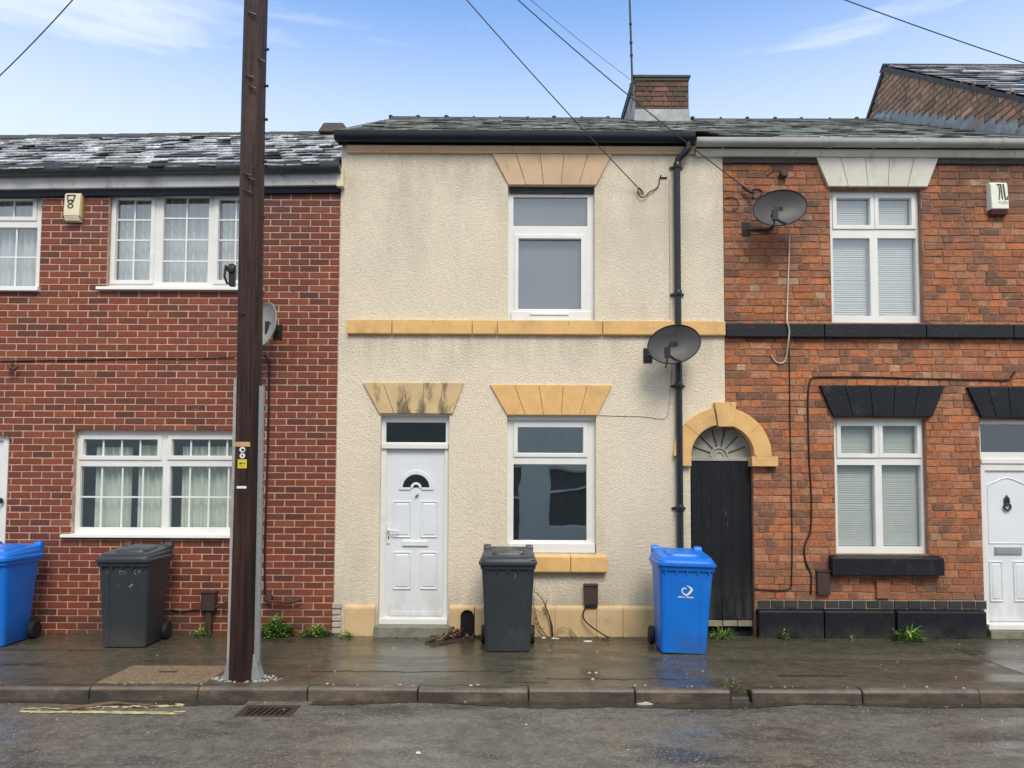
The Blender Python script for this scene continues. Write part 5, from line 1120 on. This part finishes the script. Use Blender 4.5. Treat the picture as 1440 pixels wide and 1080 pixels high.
for k in range(26):
    u, v = rng.choice(((767, 856), (778, 890), (756, 874), (760, 882), (766, 862)));
    x, z = P(u+rng.uniform(-3, 3), v+rng.uniform(-5, 5), -.10); a = rng.uniform(0, 6.28); s = rng.uniform(.012, .026); q = Vector((math.cos(a), rng.uniform(-.5, .5), math.sin(a))).normalized(); w_ = q.cross(Vector((0, 1, .3))).normalized()*s*.4; o_ = Vector((x, -.10+rng.uniform(-.03, .02), z))
    mb.face([o_, o_+q*s*.5+w_, o_+q*s, o_+q*s*.5-w_], jit(pick([((.09, .045, .025), 3), ((.20, .12, .06), 2), ((.04, .025, .02), 2)]), .2))
mb.build('dead_leaves', 'dead', t, merge=False)
# litter of leaves by the door
mb = MB()
for k in range(230):
    u = rng.gauss(640, 17); v = 893+abs(rng.gauss(0, 4)); x, y = G(u, v); y = min(y, -.12) if u < 635 else min(y, -.08)
    z = rng.random()**2*.10*math.exp(-((u-642)/16)**2)+.006; a = rng.uniform(0, 6.28); s = rng.uniform(.025, .06)
    d = Vector((math.cos(a), math.sin(a), rng.uniform(-.3, .5))).normalized(); w_ = d.cross(Vector((rng.uniform(-.4, .4), rng.uniform(-.4, .4), 1))).normalized()*s*.35; o_ = Vector((x, y, z))
    c = jit(pick([((.11, .04, .025), 3), ((.045, .022, .018), 4), ((.19, .085, .05), 2), ((.03, .03, .032), 2), ((.30, .20, .13), .5)]), .25); e = o_+d*s
    mb.face([o_, o_+d*s*.5+w_+Vector((0, 0, .006)), e, o_+d*s*.5-w_+Vector((0, 0, .006))], c)
tag(stuff(mb.build('leaf_litter', 'dead', None, merge=False)), 'heap of wet dead leaves between the cream doorstep and the vent hole', 'dead leaves')
def ground_twig(pts, r, label, m='twig', z=.012):
    mb = MB(); q = []
    for i, p in enumerate(pts): zz = p[2] if len(p) > 2 else z; x, y = G(p[0], p[1], zz); q.append((x, min(y, -.14), zz))
    mb.tube(q, r, 6); return tag(mb.build('fallen_twig', m, None, smooth=60), label, 'twig', 'fallen twigs')
ground_twig([(631, 884, .10), (628, 892, .07), (620, 899, .03), (611, 901, .012)], [.012, .013, .010, .005], 'curved grey stem leaning off the cream doorstep')
ground_twig([(605, 908), (622, 905), (640, 902), (655, 901)], [.004, .009, .008, .006], 'straight brown twig lying before the heap of dead leaves', 'twig_dark')
ground_twig([(598, 903), (606, 899, .03), (620, 897, .03)], [.01, .03, .02], 'flat reddish strip of bark beside the doorstep', 'rust')
mb = MB(); x, y = G(60, 997, -.1); 
for pts in ([(95, 995), (125, 992), (160, 988), (190, 991)], [(80, 999), (110, 996), (150, 990), (172, 989)], [(190, 990), (205, 992), (216, 991)]):
    mb.tube([(*G(u, v, -.09), -.092+rng.uniform(0, .012)) for u, v in pts], [.005]+[.009]*(len(pts)-2)+[.004], 5)
tag(mb.build('fallen_twig', 'twig', None, smooth=60), 'tangle of pale dry stalks lying in the gutter by the yellow line', 'twig', 'fallen twigs')
def scrap(u, v, a, b, label, m='litter', z0=None, Z=0., cat='litter'):
    x, y = G(u, v, Z); mb = MB(); n = 9; ring_ = [(x+a*math.cos(6.283*k/n)*rng.uniform(.75, 1.1), y+b*math.sin(6.283*k/n)*rng.uniform(.75, 1.1), Z+.005) for k in range(n)]
    up = [(x+(p[0]-x)*.7, y+(p[1]-y)*.7, Z+.012+rng.uniform(0, .008)) for p in ring_]; mb.rings([ring_, up]); return tag(mb.build('litter_scrap', m, None), label, cat, 'litter on the ground')
scrap(826, 903, .055, .03, 'white flat scrap of litter below the brown cable box')
scrap(781, 899, .05, .02, 'white shred of litter at the foot of the dead climber')
scrap(765, 898, .03, .02, 'pale crumpled scrap beside the right wheel of the middle grey bin')
scrap(852, 899, .05, .03, 'brownish stone lying at the end of the drooping cable', 'rust')
scrap(907, 991, .075, .025, 'grey crushed scrap lying in the gutter left of the blue bin with emblem', 'concrete', Z=-.1)
scrap(1340, 963, .0, .0, 'x') if False else None
x, y = G(1384, 901); mb = MB()
# pale grit and specks
mb = MB()
def speck(x, y, z, s):
    a = rng.uniform(0, 6.28); n = 5; b = [(x+s*rng.uniform(.6, 1.2)*math.cos(a+6.283*k/n), y+s*rng.uniform(.4, 1.)*math.sin(a+6.283*k/n), z+.004) for k in range(n)]
    mb.rings([b, [(x+(p[0]-x)*.5, y+(p[1]-y)*.5, z+.004+s*.5) for p in b]], col=jit(pick([((.55, .53, .5), 3), ((.35, .30, .25), 2), ((.62, .6, .58), 1)]), .2))
for k in range(80): speck(rng.uniform(-5.5, 5.5), rng.uniform(-2.03, -.2), .0, rng.uniform(.003, .009))
for k in range(75): speck(rng.uniform(-4.5, 4.5), -2.2-abs(rng.gauss(0, .5)), -.1, rng.uniform(.003, .008))
for k in range(40): speck(rng.uniform(-4.5, 4.5), rng.uniform(-2.14, -2.08), .006, rng.uniform(.004, .012))
for u, v in ((662, 965), (672, 964), (642, 985), (703, 984), (829, 947), (838, 947), (740, 1020), (588, 1060), (833, 956)): x, y = G(u, v, -.1 if v > 980 else 0); speck(x, y, -.1 if v > 980 else 0, .018)
tag(stuff(mb.build('grit', 'dead', None, merge=False)), 'pale grit and tiny litter specks scattered over the pavement and road', 'grit')

# ================================================================== sky and light
w = bpy.data.worlds.new('World'); sc.world = w; w.use_nodes = True; nt = w.node_tree; N = nt.nodes; L = nt.links
bg = N['Background']; sky = N.new('ShaderNodeTexSky'); sky.sky_type = 'NISHITA'; sky.sun_disc = False
SE, SA = R(50), R(168)
sky.sun_elevation = SE; sky.sun_rotation = SA; sky.dust_density = 1.2; sky.air_density = 1.0; sky.ozone_density = 1.2
tc = N.new('ShaderNodeTexCoord'); sx = N.new('ShaderNodeSeparateXYZ'); L.new(tc.outputs['Generated'], sx.inputs[0])
def mr(val, a, b, c, d):
    m = N.new('ShaderNodeMapRange'); m.interpolation_type = 'SMOOTHSTEP'; L.new(val, m.inputs[0]); m.inputs[1].default_value = a; m.inputs[2].default_value = b; m.inputs[3].default_value = c; m.inputs[4].default_value = d; return m.outputs[0]
hz = mr(sx.outputs[2], .36, .62, .72, .06)
mp = N.new('ShaderNodeMapping'); mp.inputs['Scale'].default_value = (1.1, 1.0, 7.); mp.inputs['Location'].default_value = (3.7, 1.9, .6); mp.inputs['Rotation'].default_value = (0, R(4), 0); L.new(tc.outputs['Generated'], mp.inputs[0])
n1 = N.new('ShaderNodeTexNoise'); n1.inputs['Scale'].default_value = 1.9; n1.inputs['Detail'].default_value = 7; n1.inputs['Roughness'].default_value = .55; L.new(mp.outputs[0], n1.inputs['Vector'])
cl = mr(n1.outputs['Fac'], .40, .78, 0., .85)
south_fill = mr(sx.outputs[1], -.25, .40, .93, .0)   # unseen white cloud added behind the camera to neutralise the blue light
m0 = N.new('ShaderNodeMath'); m0.operation = 'MAXIMUM'; L.new(hz, m0.inputs[0]); L.new(cl, m0.inputs[1])
mx = N.new('ShaderNodeMath'); mx.operation = 'MAXIMUM'; L.new(m0.outputs[0], mx.inputs[0]); L.new(south_fill, mx.inputs[1])
mxc = N.new('ShaderNodeMix'); mxc.data_type = 'RGBA'; L.new(mx.outputs[0], mxc.inputs[0]); tn = N.new('ShaderNodeMix'); tn.data_type = 'RGBA'; tn.blend_type = 'MULTIPLY'; tn.inputs[0].default_value = 1; L.new(sky.outputs[0], tn.inputs[6]); tn.inputs[7].default_value = (.80, 1.52, 2.1, 1); L.new(tn.outputs[2], mxc.inputs[6]); mxc.inputs[7].default_value = (6.9, 7.3, 7.8, 1)
L.new(mxc.outputs[2], bg.inputs[0]); bg.inputs[1].default_value = .093
sd = bpy.data.lights.new('sun', 'SUN'); sd.energy = 1.7; sd.angle = R(24); sd.color = (1, .90, .74); so = bpy.data.objects.new('sun', sd); COL.objects.link(so)
dirv = Vector((math.sin(SA)*math.cos(SE), math.cos(SA)*math.cos(SE), math.sin(SE))); so.rotation_euler = dirv.to_track_quat('Z', 'Y').to_euler(); so.location = (0, -20, 20)
sc.view_settings.view_transform = 'Standard'; sc.view_settings.look = 'None'; sc.view_settings.gamma = 1; sc.view_settings.exposure = .68
sc.cycles.max_bounces = 8; sc.cycles.transparent_max_bounces = 16
